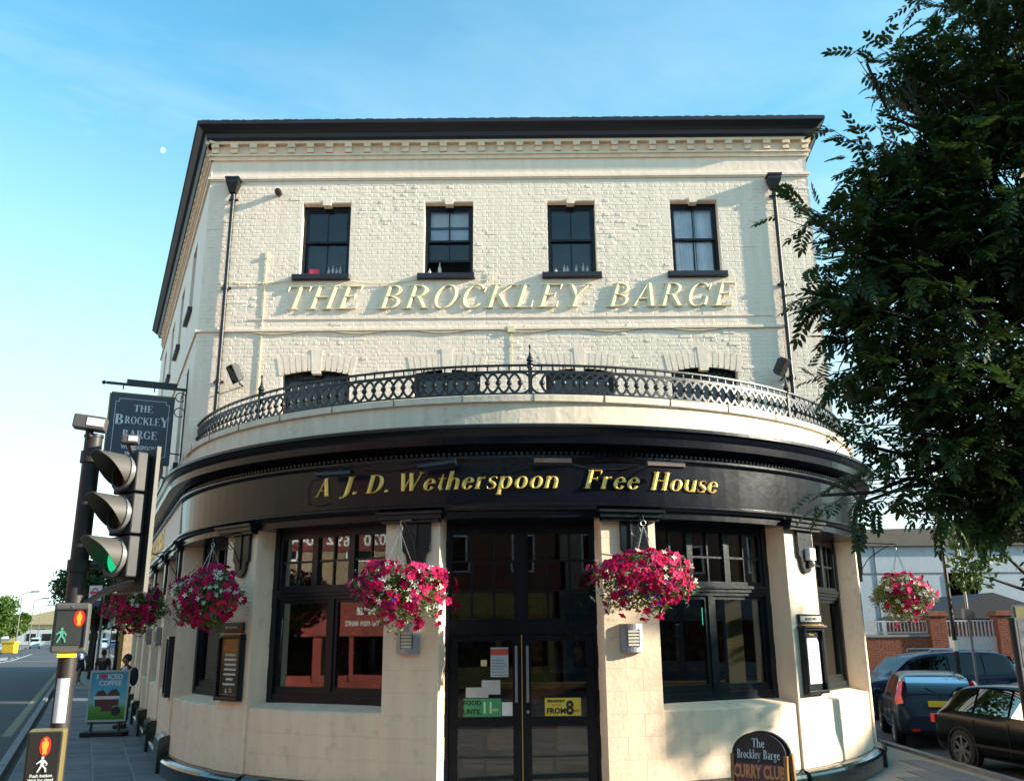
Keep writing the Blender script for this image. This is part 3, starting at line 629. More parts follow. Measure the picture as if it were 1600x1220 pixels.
# ---- pier caps (console plates with a rounded foot)
def cap(s, two=True):
    M = frame(s, 0, 0); m_ = MB()
    m_.box(-.44, .44, -.16, .0, 3.50, 3.598, M); m_.box(-.47, .47, -.20, 0, 3.565, 3.598, M); m_.box(-.41, .41, -.12, 0, 3.455, 3.50, M)
    P('pier_cap', m_, trim)
    x = .07; pts = [(x-.20, 3.455), (x-.20, 3.08), (x-.17, 3.06), (x-.15, 3.03)]
    for i in range(9): a_ = PI+PI*i/8; pts.append((x+.14*math.cos(a_), 2.98+.15*math.sin(a_)))
    pts += [(x+.15, 3.03), (x+.17, 3.06), (x+.20, 3.08), (x+.20, 3.455)]
    bevel(P('console', MB().prism(pts, -.055, 0, M), trim), .008)
for (s0, s1, near) in piers:
    if s0 > -17: cap((s0+s1)/2)
# ---- entrance
a = pt(-1.097, -.36); Md = T(CX, CY-RW+.42, 0)
fr = MB(); fr.box(-1.10, -.98, -.02, .14, GZ+.05, 3.50, Md); fr.box(.98, 1.10, -.02, .14, GZ+.05, 3.50, Md); fr.box(-.98, .98, -.01, .14, 3.36, 3.50, Md); fr.box(-.98, .98, 0, .13, 1.99, 2.16, Md); fr.box(-.06, .06, -.01, .12, 2.16, 3.36, Md)
do = P('door_frame', fr, black)
for sg in (-1, 1):
    x0, x1 = (-.98, -.06) if sg < 0 else (.06, .98); z0, z1 = 2.16, 3.36; cw = (x1-x0)/3; rh = (z1-z0)/3
    b_ = MB()
    for i in range(1, 3): b_.box(x0+i*cw-.015, x0+i*cw+.015, .03, .08, z0, z1, Md)
    for j in range(1, 3):
        for i in range(3): b_.box(x0+i*cw+.015, x0+(i+1)*cw-.015, .034, .076, z0+j*rh-.015, z0+j*rh+.015, Md)
    b_.box(x0, x0+.035, .02, .09, z0, z1, Md); b_.box(x1-.035, x1, .02, .09, z0, z1, Md); b_.box(x0+.035, x1-.035, .02, .09, z0, z0+.03, Md); b_.box(x0+.035, x1-.035, .02, .09, z1-.03, z1, Md)
    obj('glazing_bars', b_, black, do)
    for i in range(3):
        for j in range(3): obj('pane', MB().box(x0+i*cw+.015, x0+(i+1)*cw-.015, .05, .055, z0+j*rh+.015, z0+(j+1)*rh-.015, Md @ RZ(random.uniform(-.004, .004))), glass, do)
for sg in (-1, 1):
    x0, x1 = (-.97, -.008) if sg < 0 else (.008, .97); l = MB(); st = .115
    l.box(x0, x0+st, .02, .07, GZ+.06, 1.985, Md); l.box(x1-st, x1, .02, .07, GZ+.06, 1.985, Md); l.box(x0+st, x1-st, .02, .07, 1.90, 1.985, Md); l.box(x0+st, x1-st, .02, .07, .82, .93, Md); l.box(x0+st, x1-st, .02, .07, GZ+.06, .14, Md)
    lf = P('door', l, black)
    obj('pane', MB().box(x0+st, x1-st, .042, .048, .93, 1.90, Md), glass, lf); obj('pane', MB().box(x0+st, x1-st, .042, .048, .14, .82, Md), glass, lf)
    hx = sg*.075; h = MB().box(hx-.018, hx+.018, -.045, -.03, 1.12, 1.84, Md).box(hx-.01, hx+.01, -.03, .02, 1.2, 1.23, Md).box(hx-.01, hx+.01, -.03, .02, 1.73, 1.76, Md); bevel(obj('handle', h, grey, lf), .004)
    if sg > 0: obj('lock', MB().lathe([(.0001, 0), (.022, 0), (.022, .01), (.0001, .012)], 12, Md @ T(.075, .02, 1.0) @ RX(PI/2)), grey, lf)
P('door_edge_strip', MB().box(-.006, .006, .01, .045, GZ+.06, 1.98, Md), mat('brass_strip', (.55, .40, .14), .35, metal=.8))
P('door_step', MB().box(-1.09, 1.09, -.42, .5, GZ, .02-.15+.02, Md), mat('stone_step', (.25, .24, .22), .8))
# stickers on the door glass
gsm = mat('green_sticker', (.05, .28, .12), .5); ysm = mat('yellow_sticker', (.75, .55, .06), .5); dkink = mat('dark_ink', (.02, .02, .02), .6); wink = mat('white_ink', (.7, .72, .68), .6)
def sticker(x0, x1, z0, z1, m, lines, par, label=None):
    o = obj('sticker', MB().box(x0, x1, .036, .039, z0, z1, Md), m, par, label=label)
    return o
lv = [o for o in pub.children if o.name.startswith('door') and o.name.split('.')[0] == 'door']
s1_ = sticker(-.78, -.28, .94, 1.17, gsm, None, lv[0], 'green food poster'); ym = mat('pale_green_ink', (.55, .75, .35), .6)
def dtext(body, x, z, size, m, par, sx=1., bold=0.): return text('lettering', body, size, m, par, Md @ T(x, .034, z), sx=sx, bold=bold)
dtext('FOOD', -.665, 1.085, .085, dkink, lv[0], bold=.003); dtext('UNTIL', -.665, .975, .085, dkink, lv[0], bold=.003); dtext('11', -.46, .985, .20, ym, lv[0], sx=.8, bold=.004); dtext('PM', -.36, 1.0, .06, ym, lv[0])
sticker(-.27, -.13, .95, 1.12, wink, None, lv[0]); sticker(.30, .78, .945, 1.17, ysm, None, lv[1], 'yellow breakfast poster')
dtext('BREAKFAST', .45, 1.115, .045, dkink, lv[1], bold=.002); dtext('FROM', .45, .975, .095, dkink, lv[1], bold=.004); dtext('8', .63, .965, .24, dkink, lv[1], sx=.9, bold=.008); dtext('AM', .72, .99, .05, dkink, lv[1])
dtext('Served', .45, 1.07, .04, mat('red_ink', (.5, .05, .03), .6), lv[1])
sticker(-.42, -.18, 1.44, 1.82, mat('grey_poster', (.38, .42, .45), .6), None, lv[0], 'grey notice with red heading'); obj('sticker', MB().box(-.42, -.18, .033, .0355, 1.72, 1.80, Md), mat('red_print', (.45, .06, .04), .6), lv[0])
for k in range(6): obj('sticker', MB().box(-.40, -.2-.02*(k % 3), .033, .0355, 1.46+k*.038, 1.473+k*.038, Md), mat('blue_grey_print', (.18, .22, .26), .6), lv[0])
sticker(-.55, -.47, 1.58, 1.66, mat('cream_notice', (.6, .5, .25), .6), None, lv[0])
sticker(-.75, -.45, 1.18, 1.31, mat('paper_notice', (.42, .43, .42), .6, var=.1), None, lv[0], 'white paper notice'); obj('sticker', MB().box(-.54, -.29, .031, .034, 1.22, 1.40, Md), mat('paper_notice', (0, 0, 0)), lv[0], label='tilted white paper notice')
# ---- inside the bar
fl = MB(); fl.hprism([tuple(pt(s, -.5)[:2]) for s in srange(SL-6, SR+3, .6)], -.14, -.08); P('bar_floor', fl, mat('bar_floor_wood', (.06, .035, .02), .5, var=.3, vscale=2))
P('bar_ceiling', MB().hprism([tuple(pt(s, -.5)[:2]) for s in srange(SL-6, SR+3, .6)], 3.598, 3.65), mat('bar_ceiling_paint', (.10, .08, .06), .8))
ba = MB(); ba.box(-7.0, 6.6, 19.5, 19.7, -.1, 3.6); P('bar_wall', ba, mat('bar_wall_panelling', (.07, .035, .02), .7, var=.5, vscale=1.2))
for x, y, w_ in ((3.6, 15.6, .28), (-3.4, 16.2, .28), (4.3, 14.3, .14)): P('bar_column', MB().box(x, x+w_, y, y+w_, -.1, 3.6), mat('bar_column_cream', (.42, .30, .15), .7))
P('bar_counter', MB().box(-2.8, 5, 18.3, 18.9, -.1, 1.05), wood)
for k in range(9): P('bar_shelf_bay', MB().box(-4+k*.95, -3.2+k*.95, 19.38, 19.48, 1.2, 2.9-.2*(k % 3)), mat('bar_shelf_%d' % (k % 4), [(.16, .07, .03), (.05, .06, .09), (.22, .12, .04), (.10, .10, .10)][k % 4], .4, var=.8, vscale=9))
# ------------------------------------------------------------------ wall fittings of the pub
def drain(x, zt, zb, label):
    M = T(x, YF, 0); t = thing('drainpipe', label, 'drainpipe', T(x, YF-.09, zb), 'drainpipes on the front wall')
    m_ = MB()
    m_.add([(-.12, -.20, zt), (.12, -.20, zt), (.12, -.01, zt), (-.12, -.01, zt), (-.12, -.20, zt-.09), (.12, -.20, zt-.09), (.12, -.01, zt-.09), (-.12, -.01, zt-.09), (-.06, -.13, zt-.28), (.06, -.13, zt-.28), (.06, -.03, zt-.28), (-.06, -.03, zt-.28)],
           [(0, 1, 2, 3), (0, 4, 5, 1), (1, 5, 6, 2), (2, 6, 7, 3), (3, 7, 4, 0), (4, 8, 9, 5), (5, 9, 10, 6), (6, 10, 11, 7), (7, 11, 8, 4)], M)
    m_.box(-.135, .135, -.215, 0, zt-.02, zt+.02, M); obj('hopper_head', m_, iron, t)
    obj('pipe', MB().tube([(0, -.058, zt-.26), (0, -.058, zb)], .040, 12, M), iron, t, smooth=2)
    z = zt-.35
    while z > zb:
        obj('pipe_collar', MB().tube([(0, -.06, z), (0, -.06, z-.07)], .054, 12, M).box(-.09, .09, -.03, 0, z-.06, z-.02, M), iron, t, smooth=2); z -= 1.83
drain(-5.36, 10.52, 4.95, 'black drainpipe with square hopper at the left end of the front wall')
drain(5.10, 10.50, 4.95, 'black drainpipe with square hopper near the tree at the right end')
o = obj('cable_conduit', MB().box(-4.65, -4.63, -.014, 0, 5.2, 9.05, MF).box(-4.665, -4.615, -.035, 0, 8.9, 8.97, MF), yel); tag(o, 'thin cream conduit running up the wall beside the left drainpipe', 'conduit')
o = obj('cable_conduit', MB().box(-.015, 0.005, -.014, 0, 6.6, 7.44, MF).box(-.07, .06, -.045, 0, 7.38, 7.5, MF), yel); tag(o, 'short cream conduit with junction box above the railing finial', 'conduit')
cb_ = MB()
for xa, xb, sag in ((-5.3, -4.12, .05), (-3.0, -1.75, .07), (-.6, -.35, .02)):
    cb_.tube([(xa+(xb-xa)*i/10, YF-.025, 8.42-sag*4*(i/10)*(1-i/10)+.04*i/10) for i in range(11)], .009, 5)
cb_.tube([(-.35, YF-.02, 8.42), (-.33, YF-.02, 8.6)], .009, 5)
tag(obj('wall_cable', cb_, yel), 'painted cable sagging between the sills of the top windows', 'cable')
cb_ = MB(); cb_.tube([(-4.8+i*.2, YF-.02, 7.44-.035*math.sin(i*.8)-.02) for i in range(48)], .009, 5); tag(obj('wall_cable', cb_, yel), 'painted cable clipped just under the lower string course', 'cable')
v = MB(); v.tube([(-4.48, YF-.12, 10.22), (-4.48, YF, 10.26)], .055, 12); v.lathe([(.0001, .09), (.05, .07), (.07, .02), (.065, 0)], 12, T(-4.48, YF-.10, 10.25)@RX(PI/2)); tag(obj('wall_vent', v, iron, smooth=2), 'small round black vent high on the wall left of the first window', 'vent')
def flood(x, z, yaw, label):
    M = T(x, YF-.30, z) @ RZ(yaw) @ RX(.5); t = thing('floodlight', label, 'floodlight', T(x, YF-.3, z), 'floodlights on the front wall')
    h = MB(); h.box(-.12, .12, -.05, .05, -.16, .16, M); h.box(-.13, .13, -.065, -.05, -.17, .17, M)
    for k in range(5): h.box(-.10+k*.045, -.085+k*.045, .05, .09, -.13, .13, M)
    bevel(obj('lamp_housing', h, iron, t), .01); obj('pane', MB().box(-.11, .11, -.07, -.066, -.15, .15, M), carglass, t)
    obj('arm', MB().tube([(x, YF-.26, z-.02), (x+.06, YF-.14, z-.16), (x+.06, YF, z-.16)], .018, 6), iron, t)
flood(-4.98, 6.55, -.9, 'black floodlight on an arm beside the left drainpipe'); flood(4.86, 6.58, .9, 'black floodlight on an arm beside the right drainpipe')
# cut letters along the front wall
t = thing('building_name_sign', 'raised cream yellow letters reading THE BROCKLEY BARGE on the brick wall', 'lettering', T(0, YF, 7.86))
for s_, xa, xb in (('THE', -4.33, -2.86), ('BROCKLEY', -2.55, 1.40), ('BARGE', 1.74, 4.16)): word(s_, xa, xb, .47, yel, t, lambda x: T(x, YF-.010, 7.86), .018, .016, .24)
t = thing('shop_name_sign', 'gold letters reading A J. D. Wetherspoon Free House on the black fascia', 'lettering', frame(0, .1, 3.88))
for s_, xa, xb in (('A', -2.99, -2.72), ('J.', -2.57, -2.27), ('D.', -2.17, -1.80), ('Wetherspoon', -1.70, .51), ('Free', .83, 1.62), ('House', 1.76, 2.84)): word(s_, xa, xb, .255, gold, t, lambda x: frame(x+.05, .094, 3.885) @ T(-.05, 0, 0), .018, .010, .22)
t = thing('side_name_sign', 'gold letters on the dark fascia of the left street side', 'lettering', frame(-11, .1, 3.8))
for s_, xa, xb in (('THE', -17.9, -16.8), ('BROCKLEY', -16.5, -13.3), ('BARGE', -13.0, -10.9)): word(s_, xa, xb, .40, gold, t, lambda x: frame(x+.05, .094, 3.80) @ T(-.05, 0, 0), .02, .01, .15)
# trough lights over the fascia
tl = ['dark trough light over the letters A J at the left', 'black trough light tilted over the W of the gold letters', 'brown trough light just right of the fascia centre', 'brown trough light over the word House']
for k, (s, w_, z, tilt) in enumerate([(-2.49, .56, 4.15, .02), (-1.06, .52, 4.19, -.10), (.41, .50, 4.20, 0), (1.90, .56, 4.19, .0)]):
    M = frame(s, .36, z) @ RY(tilt); t = thing('trough_light', tl[k], 'sign light', frame(s, .36, z), 'trough lights over the fascia letters')
    h = MB().lathe([(.055, -w_/2), (.055, w_/2)], 10, M @ RY(PI/2), a0=PI*.0, a1=PI*1.0) if False else MB()
    pf = [(-.055, -.02), (-.05, .02), (-.02, .045), (.02, .045), (.05, .02), (.06, -.035), (.052, -.035), (.04, .012), (.015, .034), (-.018, .034), (-.042, .012), (-.047, -.02)]
    h.grid([[(x, a, b) for a, b in pf] for x in (-w_/2, w_/2)], M, close=True); h.add([(-w_/2, a, b) for a, b in pf], [tuple(range(12))], M); h.add([(w_/2, a, b) for a, b in pf], [tuple(range(11, -1, -1))], M)
    h.box(-w_/2, -w_/2+.008, -.05, .05, -.03, .03, M); h.box(w_/2-.008, w_/2, -.05, .05, -.03, .03, M)
    obj('lamp_housing', h, iron if k < 2 else mat('weathered_brown_metal', (.07, .05, .045), .5, var=.3), t)
    for dx in (-.12, .12): obj('arm', MB().tube([(dx, 0, .04), (dx, .08, .10), (dx*.8, .26, .09)], .008, 6, M), iron, t)
cb_ = MB()
for a_, b_, sg in ((-2.2, -1.35, .04), (-.8, .2, .13), (.68, 1.65, .07)): cb_.tube([pt(a_+(b_-a_)*i/12, .115, 4.22-sg*4*(i/12)*(1-i/12)) for i in range(13)], .007, 5)
cb_.tube([pt(-2.75, .115, 4.18), pt(-3.05, .115, 4.13), pt(-3.12, .115, 4.0), pt(-3.10, .115, 3.80), pt(-2.9, .115, 3.76), pt(-2.7, .115, 3.78)], .007, 5)
tag(obj('wall_cable', cb_, iron), 'black cable looping across the fascia between the trough lights', 'cable')
# ------------------------------------------------------------------ terrace railing
rl = thing('terrace_railing', 'low curved black cast iron railing of interlaced rings along the terrace', 'railing', frame(0, -.1, 5.2))
OFF, ZR, ZM, ZT = -.05, 5.235, 5.575, 5.665; s0r, s1r = -8.9, 9.0
def rail(z, w_, h): m_ = MB(); sweep(m_, [(OFF-w_, z-h), (OFF+w_, z-h), (OFF+w_, z+h), (OFF-w_, z+h)][::-1], s0r, s1r); return m_
obj('bottom_rail', rail(ZR, .02, .012), iron, rl); obj('middle_rail', rail(ZM, .014, .012), iron, rl); obj('top_rail', rail(ZT, .026, .012), iron, rl)
ringm = MB(); n = 18; pr = []
for i in range(n):
    a_ = 2*PI*i/n; pr.append([((.160+dr_)*math.cos(a_), dy, (.160+dr_)*math.sin(a_)) for dr_, dy in ((-.016, -.010), (.016, -.010), (.016, .010), (-.016, .010))])
ringm.grid(pr+[pr[0]], close=True); rme = ringm.mesh('ring', iron)
bme = MB().ball((0, 0, 0), (.043, .035, .043), n=7, m=5).lathe([(.0001, -.05), (.02, -.045), (.028, -.028)], 6, RX(PI/2)).mesh('boss', iron, True); vme = MB().box(-.009, .009, -.009, .009, 0, ZT-ZM-.02).mesh('baluster', iron)
posts = [-8.95, -4.42, .16, 4.72, 9.05]
s = s0r+.08; k = 0
while s < s1r:
    if min(abs(s-p_) for p_ in posts) > .05:
        M = frame(s, OFF, (ZR+ZM)/2)
        for nm, me, Mx in (('ring', rme, M), ('boss', bme, M @ T(0, -.012, 0)), ('baluster', vme, frame(s, OFF, ZM+.012))):
            o = bpy.data.objects.new(nm, me); COL.objects.link(o); place(o, rl, Mx)
    s += .155; k += 1
for p_ in posts:
    m_ = MB(); M = frame(p_, OFF, 5.20); m_.box(-.028, .028, -.028, .028, 0, .47, M); m_.box(-.038, .038, -.038, .038, 0, .05, M)
    m_.lathe([(.028, .42), (.045, .43), (.045, .45), (.032, .46), (.046, .48), (.046, .50), (.03, .515), (.052, .53), (.048, .56), (.022, .60), (.012, .67), (.010, .72), (.018, .735), (.016, .765), (.0001, .78)], 10, M); obj('newel_post', m_, iron, rl, smooth=2)
# banner behind the railing
b = thing('round_logo_banner', 'white banner with green ring hanging behind the railing finial', 'banner', T(-.06, YF-.04, 5.3)); bM = T(-.06, YF-.05, 0)
obj('cloth', MB().box(-.52, .54, 0, .01, 5.2, 6.25, bM), mat('banner_white', (.62, .64, .58), .7), b); gm_ = mat('banner_green', (.03, .20, .15), .6)
rg = []; 
for i in range(33): a_ = 2*PI*i/32; rg.append([(r_*1.0*math.cos(a_), -.004, 5.78+r_*math.sin(a_)) for r_ in (.30, .40)])
obj('printed_ring', MB().grid(rg, bM), gm_, b); obj('printed_disc', MB().prism([(.16*math.cos(i*PI/12), 5.78+.16*math.sin(i*PI/12)) for i in range(24)], -.004, -.002, bM), mat('banner_pale_blue', (.35, .50, .55), .6), b)
# ------------------------------------------------------------------ hanging baskets
throat = {False: mat('petal_throat_dark', (.14, .004, .04), .7), True: mat('petal_throat_green', (.50, .52, .22), .7)}
def petal_mesh(name, m, r, lobes=5, star=False):
    vs = [(0, 0, -.016)]; n = lobes*4
    for i in range(n):
        a_ = 2*PI*i/n; k = (1+.5*math.cos(lobes*a_)) if star else (.93+.16*abs(math.cos(lobes*a_/2))); rr = r*k/(1.25 if star else 1.05)
        vs.append((rr*.3*math.cos(a_), rr*.3*math.sin(a_), -.006)); vs.append((rr*math.cos(a_), rr*math.sin(a_), .006*math.cos(lobes*a_+.7)))
    fs = []
    for i in range(n): j = (i+1) % n; fs += [(0, 1+2*i, 1+2*j), (1+2*i, 2+2*i, 2+2*j, 1+2*j)]
    me = MB().add(vs, fs).mesh(name, m); me.materials.append(throat[star])
    for k_, p_ in enumerate(me.polygons): p_.material_index = 1 if k_ % 2 == 0 else 0
    return me
def fmat(name, c1, c2, tr=.35): return leaf_mat(name, c1, c2, .55, tr)
fl_m = [fmat('petal_magenta', (.46, .004, .065), (.62, .01, .11)), fmat('petal_crimson', (.50, .004, .05), (.62, .02, .08)), fmat('petal_wine', (.20, .002, .04), (.34, .004, .07)), fmat('petal_pink', (.66, .02, .12), (.74, .05, .19))]
fl_me = [petal_mesh('petunia', m_, r_) for m_, r_ in zip(fl_m, (.057, .053, .054, .059))]; fl_w = petal_mesh('petunia', fmat('petal_white', (.62, .64, .50), (.80, .80, .72)), .043, 5, True); fl_v = petal_mesh('petunia', fmat('petal_violet', (.09, .01, .30), (.16, .03, .45)), .036)
lf_b = leaf_mat('basket_leaves', (.03, .06, .010), (.24, .28, .05), .5, .35); lf_g = leaf_mat('silver_leaves', (.12, .15, .12), (.28, .32, .26), .6, .2)
def noise3(d, seed):
    return .5*math.sin(3.1*d.x+seed)*math.cos(2.7*d.y+seed*1.7)+.5*math.sin(4.3*d.z+seed*2.3+1.5*d.x)
chain_m = mat('steel_chain', (.45, .44, .42), .4, metal=.7)
def basket(s, off, zc, label, rx, up_, dn_, seed, nf, mixw=.16, violet=0., dark_=0., s_pier=None, droop=(0, 0), hookz=3.34):
    rnd = random.Random(seed); F = frame(s, off, zc); t = thing('hanging_basket', label, 'flower basket', F, 'hanging flower baskets on the pub')
    sp_ = s if s_pier is None else s_pier
    # iron bracket on the console
    Fp = frame(sp_, 0, 0); hk = Fp.inverted() @ (F @ Vector((0, 0, hookz-zc)))
    br = MB(); br.box(-.02, .02, -.075, -.055, 2.95, 3.55, Fp); br.tube([(0, -.07, 3.50), (hk.x, hk.y, hookz+.06), (hk.x, hk.y, hookz)], .010, 6, Fp)
    br.tube([(0, -.07, 3.05)]+[(hk.x*f, -.07+(hk.y+.07)*f, 3.05+.44*f**.6) for f in (.2, .4, .6, .8)], .008, 6, Fp)
    br.tube([Vector((hk.x*.45+.07*math.cos(a_), hk.y*.45, 3.30+.07*math.sin(a_))) for a_ in np.linspace(0, 5, 10)], .006, 5, Fp)
    b_ = thing('basket_bracket', 'black iron bracket of the '+label, 'bracket', Fp @ T(0, 0, 3.0), 'brackets of the hanging baskets'); obj('arm', br, iron, b_)
    ringp = [Vector((.035*math.cos(a_), 0, hookz-zc-.035+.035*math.sin(a_))) for a_ in np.linspace(0, 2*PI, 12)]
    obj('hook_ring', MB().tube(ringp, .006, 5, F), chain_m, t)
    ch = MB()
    for k in range(4):
        a_ = k*PI/2+.6; p0 = Vector((0, 0, hookz-zc-.07)); p1 = Vector((.22*math.cos(a_), .22*math.sin(a_), up_*.55))
        for i in range(22):
            c_ = p0.lerp(p1, (i+.5)/22); d_ = (p1-p0)/22*.62; ch.tube([c_-d_, c_+d_], .0055 if i % 2 else .0035, 4, F, cap=False)
    obj('chain', ch, chain_m, t, stuff=False)
    obj('wire_bowl', MB().lathe([(.0001, -.24), (.12, -.21), (.2, -.13), (.24, 0), (.25, .02), (.22, .03), (.0001, .0)], 14, F), mat('basket_liner', (.05, .035, .02), .9), t, smooth=True)
    def surf(d):
        dz = up_ if d.z > 0 else dn_; k = 1+.20*noise3(d*1.6, seed)
        p = Vector((d.x*rx*k, d.y*rx*.78*k, d.z*dz*k)); low = max(0, -d.z)
        p.x += droop[0]*low; p.z -= droop[1]*low*abs(noise3(d*2.2, seed+5)); return p
    # foliage
    mb = MB(); mg = MB()
    for i in range(4200):
        d = Vector((rnd.gauss(0, 1), rnd.gauss(0, 1), rnd.gauss(0, 1))).normalized(); k = rnd.random()**.35
        p = surf(d)*k*rnd.uniform(.95, 1.06); a_ = Vector((rnd.gauss(0, 1), rnd.gauss(0, 1), rnd.gauss(0, .7))).normalized(); a_ = (a_+d*.7).normalized(); b2 = a_.cross(Vector((rnd.gauss(0, 1), rnd.gauss(0, 1), rnd.gauss(0, 1)))).normalized(); l_ = rnd.uniform(.022, .042); w_ = l_*.38
        (mg if (d.z > .3 and rnd.random() < .25) else mb).add([p-a_*l_, p+b2*w_, p+a_*l_, p-b2*w_], [(0, 1, 2, 3)])
    for i in range(90):    # trailing and rising stems
        d = Vector((rnd.gauss(0, 1), rnd.gauss(0, 1), rnd.uniform(-.9, .6))).normalized(); p = surf(d)*.9; q2 = Vector((d.x*.12, d.y*.12, rnd.uniform(-.2, .04) if d.z < .2 else rnd.uniform(.02, .14)))
        for j in range(7):
            c_ = p+q2*(j/6); 
            for h_ in (-1, 1):
                a_ = Vector((rnd.gauss(0, 1), rnd.gauss(0, 1), rnd.gauss(0, .6))).normalized(); b2 = a_.orthogonal().normalized(); mg.add([c_, c_+a_*.012+b2*.006, c_+a_*.026, c_+a_*.012-b2*.006], [(0, 1, 2, 3)])
    obj('foliage', mb, lf_b, t, F, stuff=True); obj('silver_foliage', mg, lf_g, t, F, stuff=True)
    done = []
    tries = 0
    patches = [Vector((rnd.gauss(0, 1), -abs(rnd.gauss(0, 1)), rnd.uniform(-.8, .5))).normalized() for _ in range(4)]
    bare = [Vector((rnd.gauss(0, 1), -abs(rnd.gauss(0, .5)), rnd.uniform(-1.2, -.2))).normalized() for _ in range(2)]
    while len(done) < nf and tries < 9000:
        tries += 1; d = Vector((rnd.gauss(0, 1), rnd.gauss(0, 1)-.45, rnd.gauss(0, 1))).normalized()
        if d.y > .55: continue
        if any(d.dot(b2) > .93 for b2 in bare) and rnd.random() < .8: continue
        if d.z < -.75 and rnd.random() < .6: continue
        p = surf(d)*rnd.uniform(1.0, 1.14)
        if any((p-q2).length < .05 for q2 in done): continue
        done.append(p); nrm = (d+Vector((rnd.gauss(0, .3), rnd.gauss(0, .4)-.2, rnd.gauss(0, .3)))).normalized()
        wh = any(d.dot(p_) > .95 for p_ in patches) and rnd.random() < .7 or rnd.random() < mixw*.2
        if wh: me = fl_w
        elif violet and d.z < -.1 and d.x < .2 and rnd.random() < violet: me = fl_v
        else: me = fl_me[rnd.choices(range(4), [4, 2, 1.6+dark_*6, 1.3-dark_])[0]]
        o = bpy.data.objects.new('petunia', me); COL.objects.link(o)
        sc_ = rnd.uniform(.7, 1.1); place(o, t, F @ Matrix.Translation(p) @ nrm.to_track_quat('Z', 'Y').to_matrix().to_4x4() @ RZ(rnd.uniform(0, 6)) @ Matrix.Diagonal((sc_, sc_, sc_, 1)))
basket(-1.44, .62, 2.60, 'flower basket on the pillar just left of the entrance', .57, .27, .38, 4, 225, .55, .08, 0, -1.42, (.05, .25), 3.36)
basket(1.46, .62, 2.66, 'flower basket on the pillar just right of the entrance', .61, .31, .36, 9, 250, .35, .35, 0, 1.50, (-.05, .12), 3.40)
basket(-4.40, .60, 2.55, 'round dark magenta flower basket left of the large left window', .54, .36, .42, 14, 245, .55, 0, .3, -4.5, (0, .04), 3.30)
basket(-7.68, .62, 2.50, 'deep crimson flower basket behind the traffic light', .60, .34, .40, 23, 220, .2, 0, .8, -7.68, (0, .05), 3.30)
basket(7.70, .66, 2.60, 'sunlit flower basket beside the tree', .60, .30, .36, 31, 190, .8, 0, 0, 7.66, (.05, .15), 3.40)
# ------------------------------------------------------------------ lamps, boards and boxes on the pillars
def wall_lamp(s, z, label):
    M = frame(s, 0, z); t = thing('wall_lamp', label, 'wall light', M, 'silver wall lights beside the entrance'); h = MB()
    rows = []
    for i in range(9):
        a_ = -1+2*i/8; y = -.055-.055*(1-a_*a_); x = a_*.155; rows.append([(x, y, -.18), (x, y, .18)])
    h.grid(rows, M); h.grid([[(x[0], x[1]+.006, z_) for z_ in (.18, -.18)] for x in [r_[0] for r_ in rows]], M)
    h.box(-.12, .12, -.05, 0, -.14, .14, M); h.box(-.155, -.145, -.058, 0, -.178, .178, M); h.box(.145, .155, -.058, 0, -.178, .178, M)
    obj('lamp_shade', h, mat('brushed_silver', (.36, .38, .42), .38, metal=.6, var=.08), t, smooth=False)
    for k in range(5): obj('louvre', MB().box(-.075, .075, -.122, -.108, -.10+k*.042, -.073+k*.042, M), mat('lamp_louvre', (.62, .58, .48), .5), t)
    obj('louvre_frame', MB().box(-.085, -.075, -.12, -.10, -.11, .11, M).box(.075, .085, -.12, -.10, -.11, .11, M), dgrey, t)
wall_lamp(-1.50, 1.93, 'curved silver wall light on the pillar left of the entrance'); wall_lamp(1.45, 1.93, 'curved silver wall light on the pillar right of the entrance')
def board(s, z0, z1, w_, label, cat, kind):
    M = frame(s, 0, 0); t = thing(kind, label, cat, frame(s, 0, z0)); f = MB(); h = w_/2
    f.box(-h, h, -.10, -.003, z0, z0+.05, M); f.box(-h, h, -.10, -.003, z1-.05, z1, M); f.box(-h, -h+.05, -.10, -.003, z0+.05, z1-.05, M); f.box(h-.05, h, -.10, -.003, z0+.05, z1-.05, M); f.box(-h+.05, h-.05, -.04, -.003, z0+.05, z1-.05, M)
    bevel(obj('frame', f, trim, t), .006); return M, t
M, t = board(-4.585, 1.10, 2.02, .60, 'black framed menu board of gold and cream writing below the left flower basket', 'menu board', 'menu_board')
bb = bpy.data.materials.new('board_bronze_print'); bb.use_nodes = True; _t = bb.node_tree; _b = _t.nodes['Principled BSDF']; _g = N(_t, 'ShaderNodeTexCoord'); _s = N(_t, 'ShaderNodeSeparateXYZ'); _r = N(_t, 'ShaderNodeValToRGB')
_r.color_ramp.elements[0].color = (.02, .018, .015, 1); _r.color_ramp.elements[1].color = (.28, .13, .03, 1); _r.color_ramp.elements[0].position = .35
_t.links.new(_g.outputs['Generated'], _s.inputs[0]); _t.links.new(_s.outputs['Z'], _r.inputs[0]); _t.links.new(_r.outputs[0], _b.inputs['Base Color']); _b.inputs['Roughness'].default_value = .4
obj('printed_panel', MB().box(-.24, .24, -.046, -.041, 1.16, 1.96, M), bb, t)
obj('gold_line', MB().box(-.225, -.22, -.049, -.0462, 1.18, 1.94, M).box(.22, .225, -.049, -.0462, 1.18, 1.94, M).box(-.22, .22, -.049, -.0462, 1.18, 1.185, M).box(-.22, .22, -.049, -.0462, 1.935, 1.94, M), mat('gold_line_paint', (.45, .28, .07), .5), t)
orange = mat('orange_ink', (.65, .22, .03), .6)
text('lettering', 'THE', .04, orange, t, M @ T(0, -.050, 1.885)); text('lettering', 'BROCKLEY BARGE', .075, orange, t, M @ T(0, -.050, 1.80), sx=.62, bold=.002)
text('lettering', 'NOW SERVING UP', .05, wink, t, M @ T(0, -.050, 1.715), sx=.66, bold=.001)
rnd = random.Random(4)
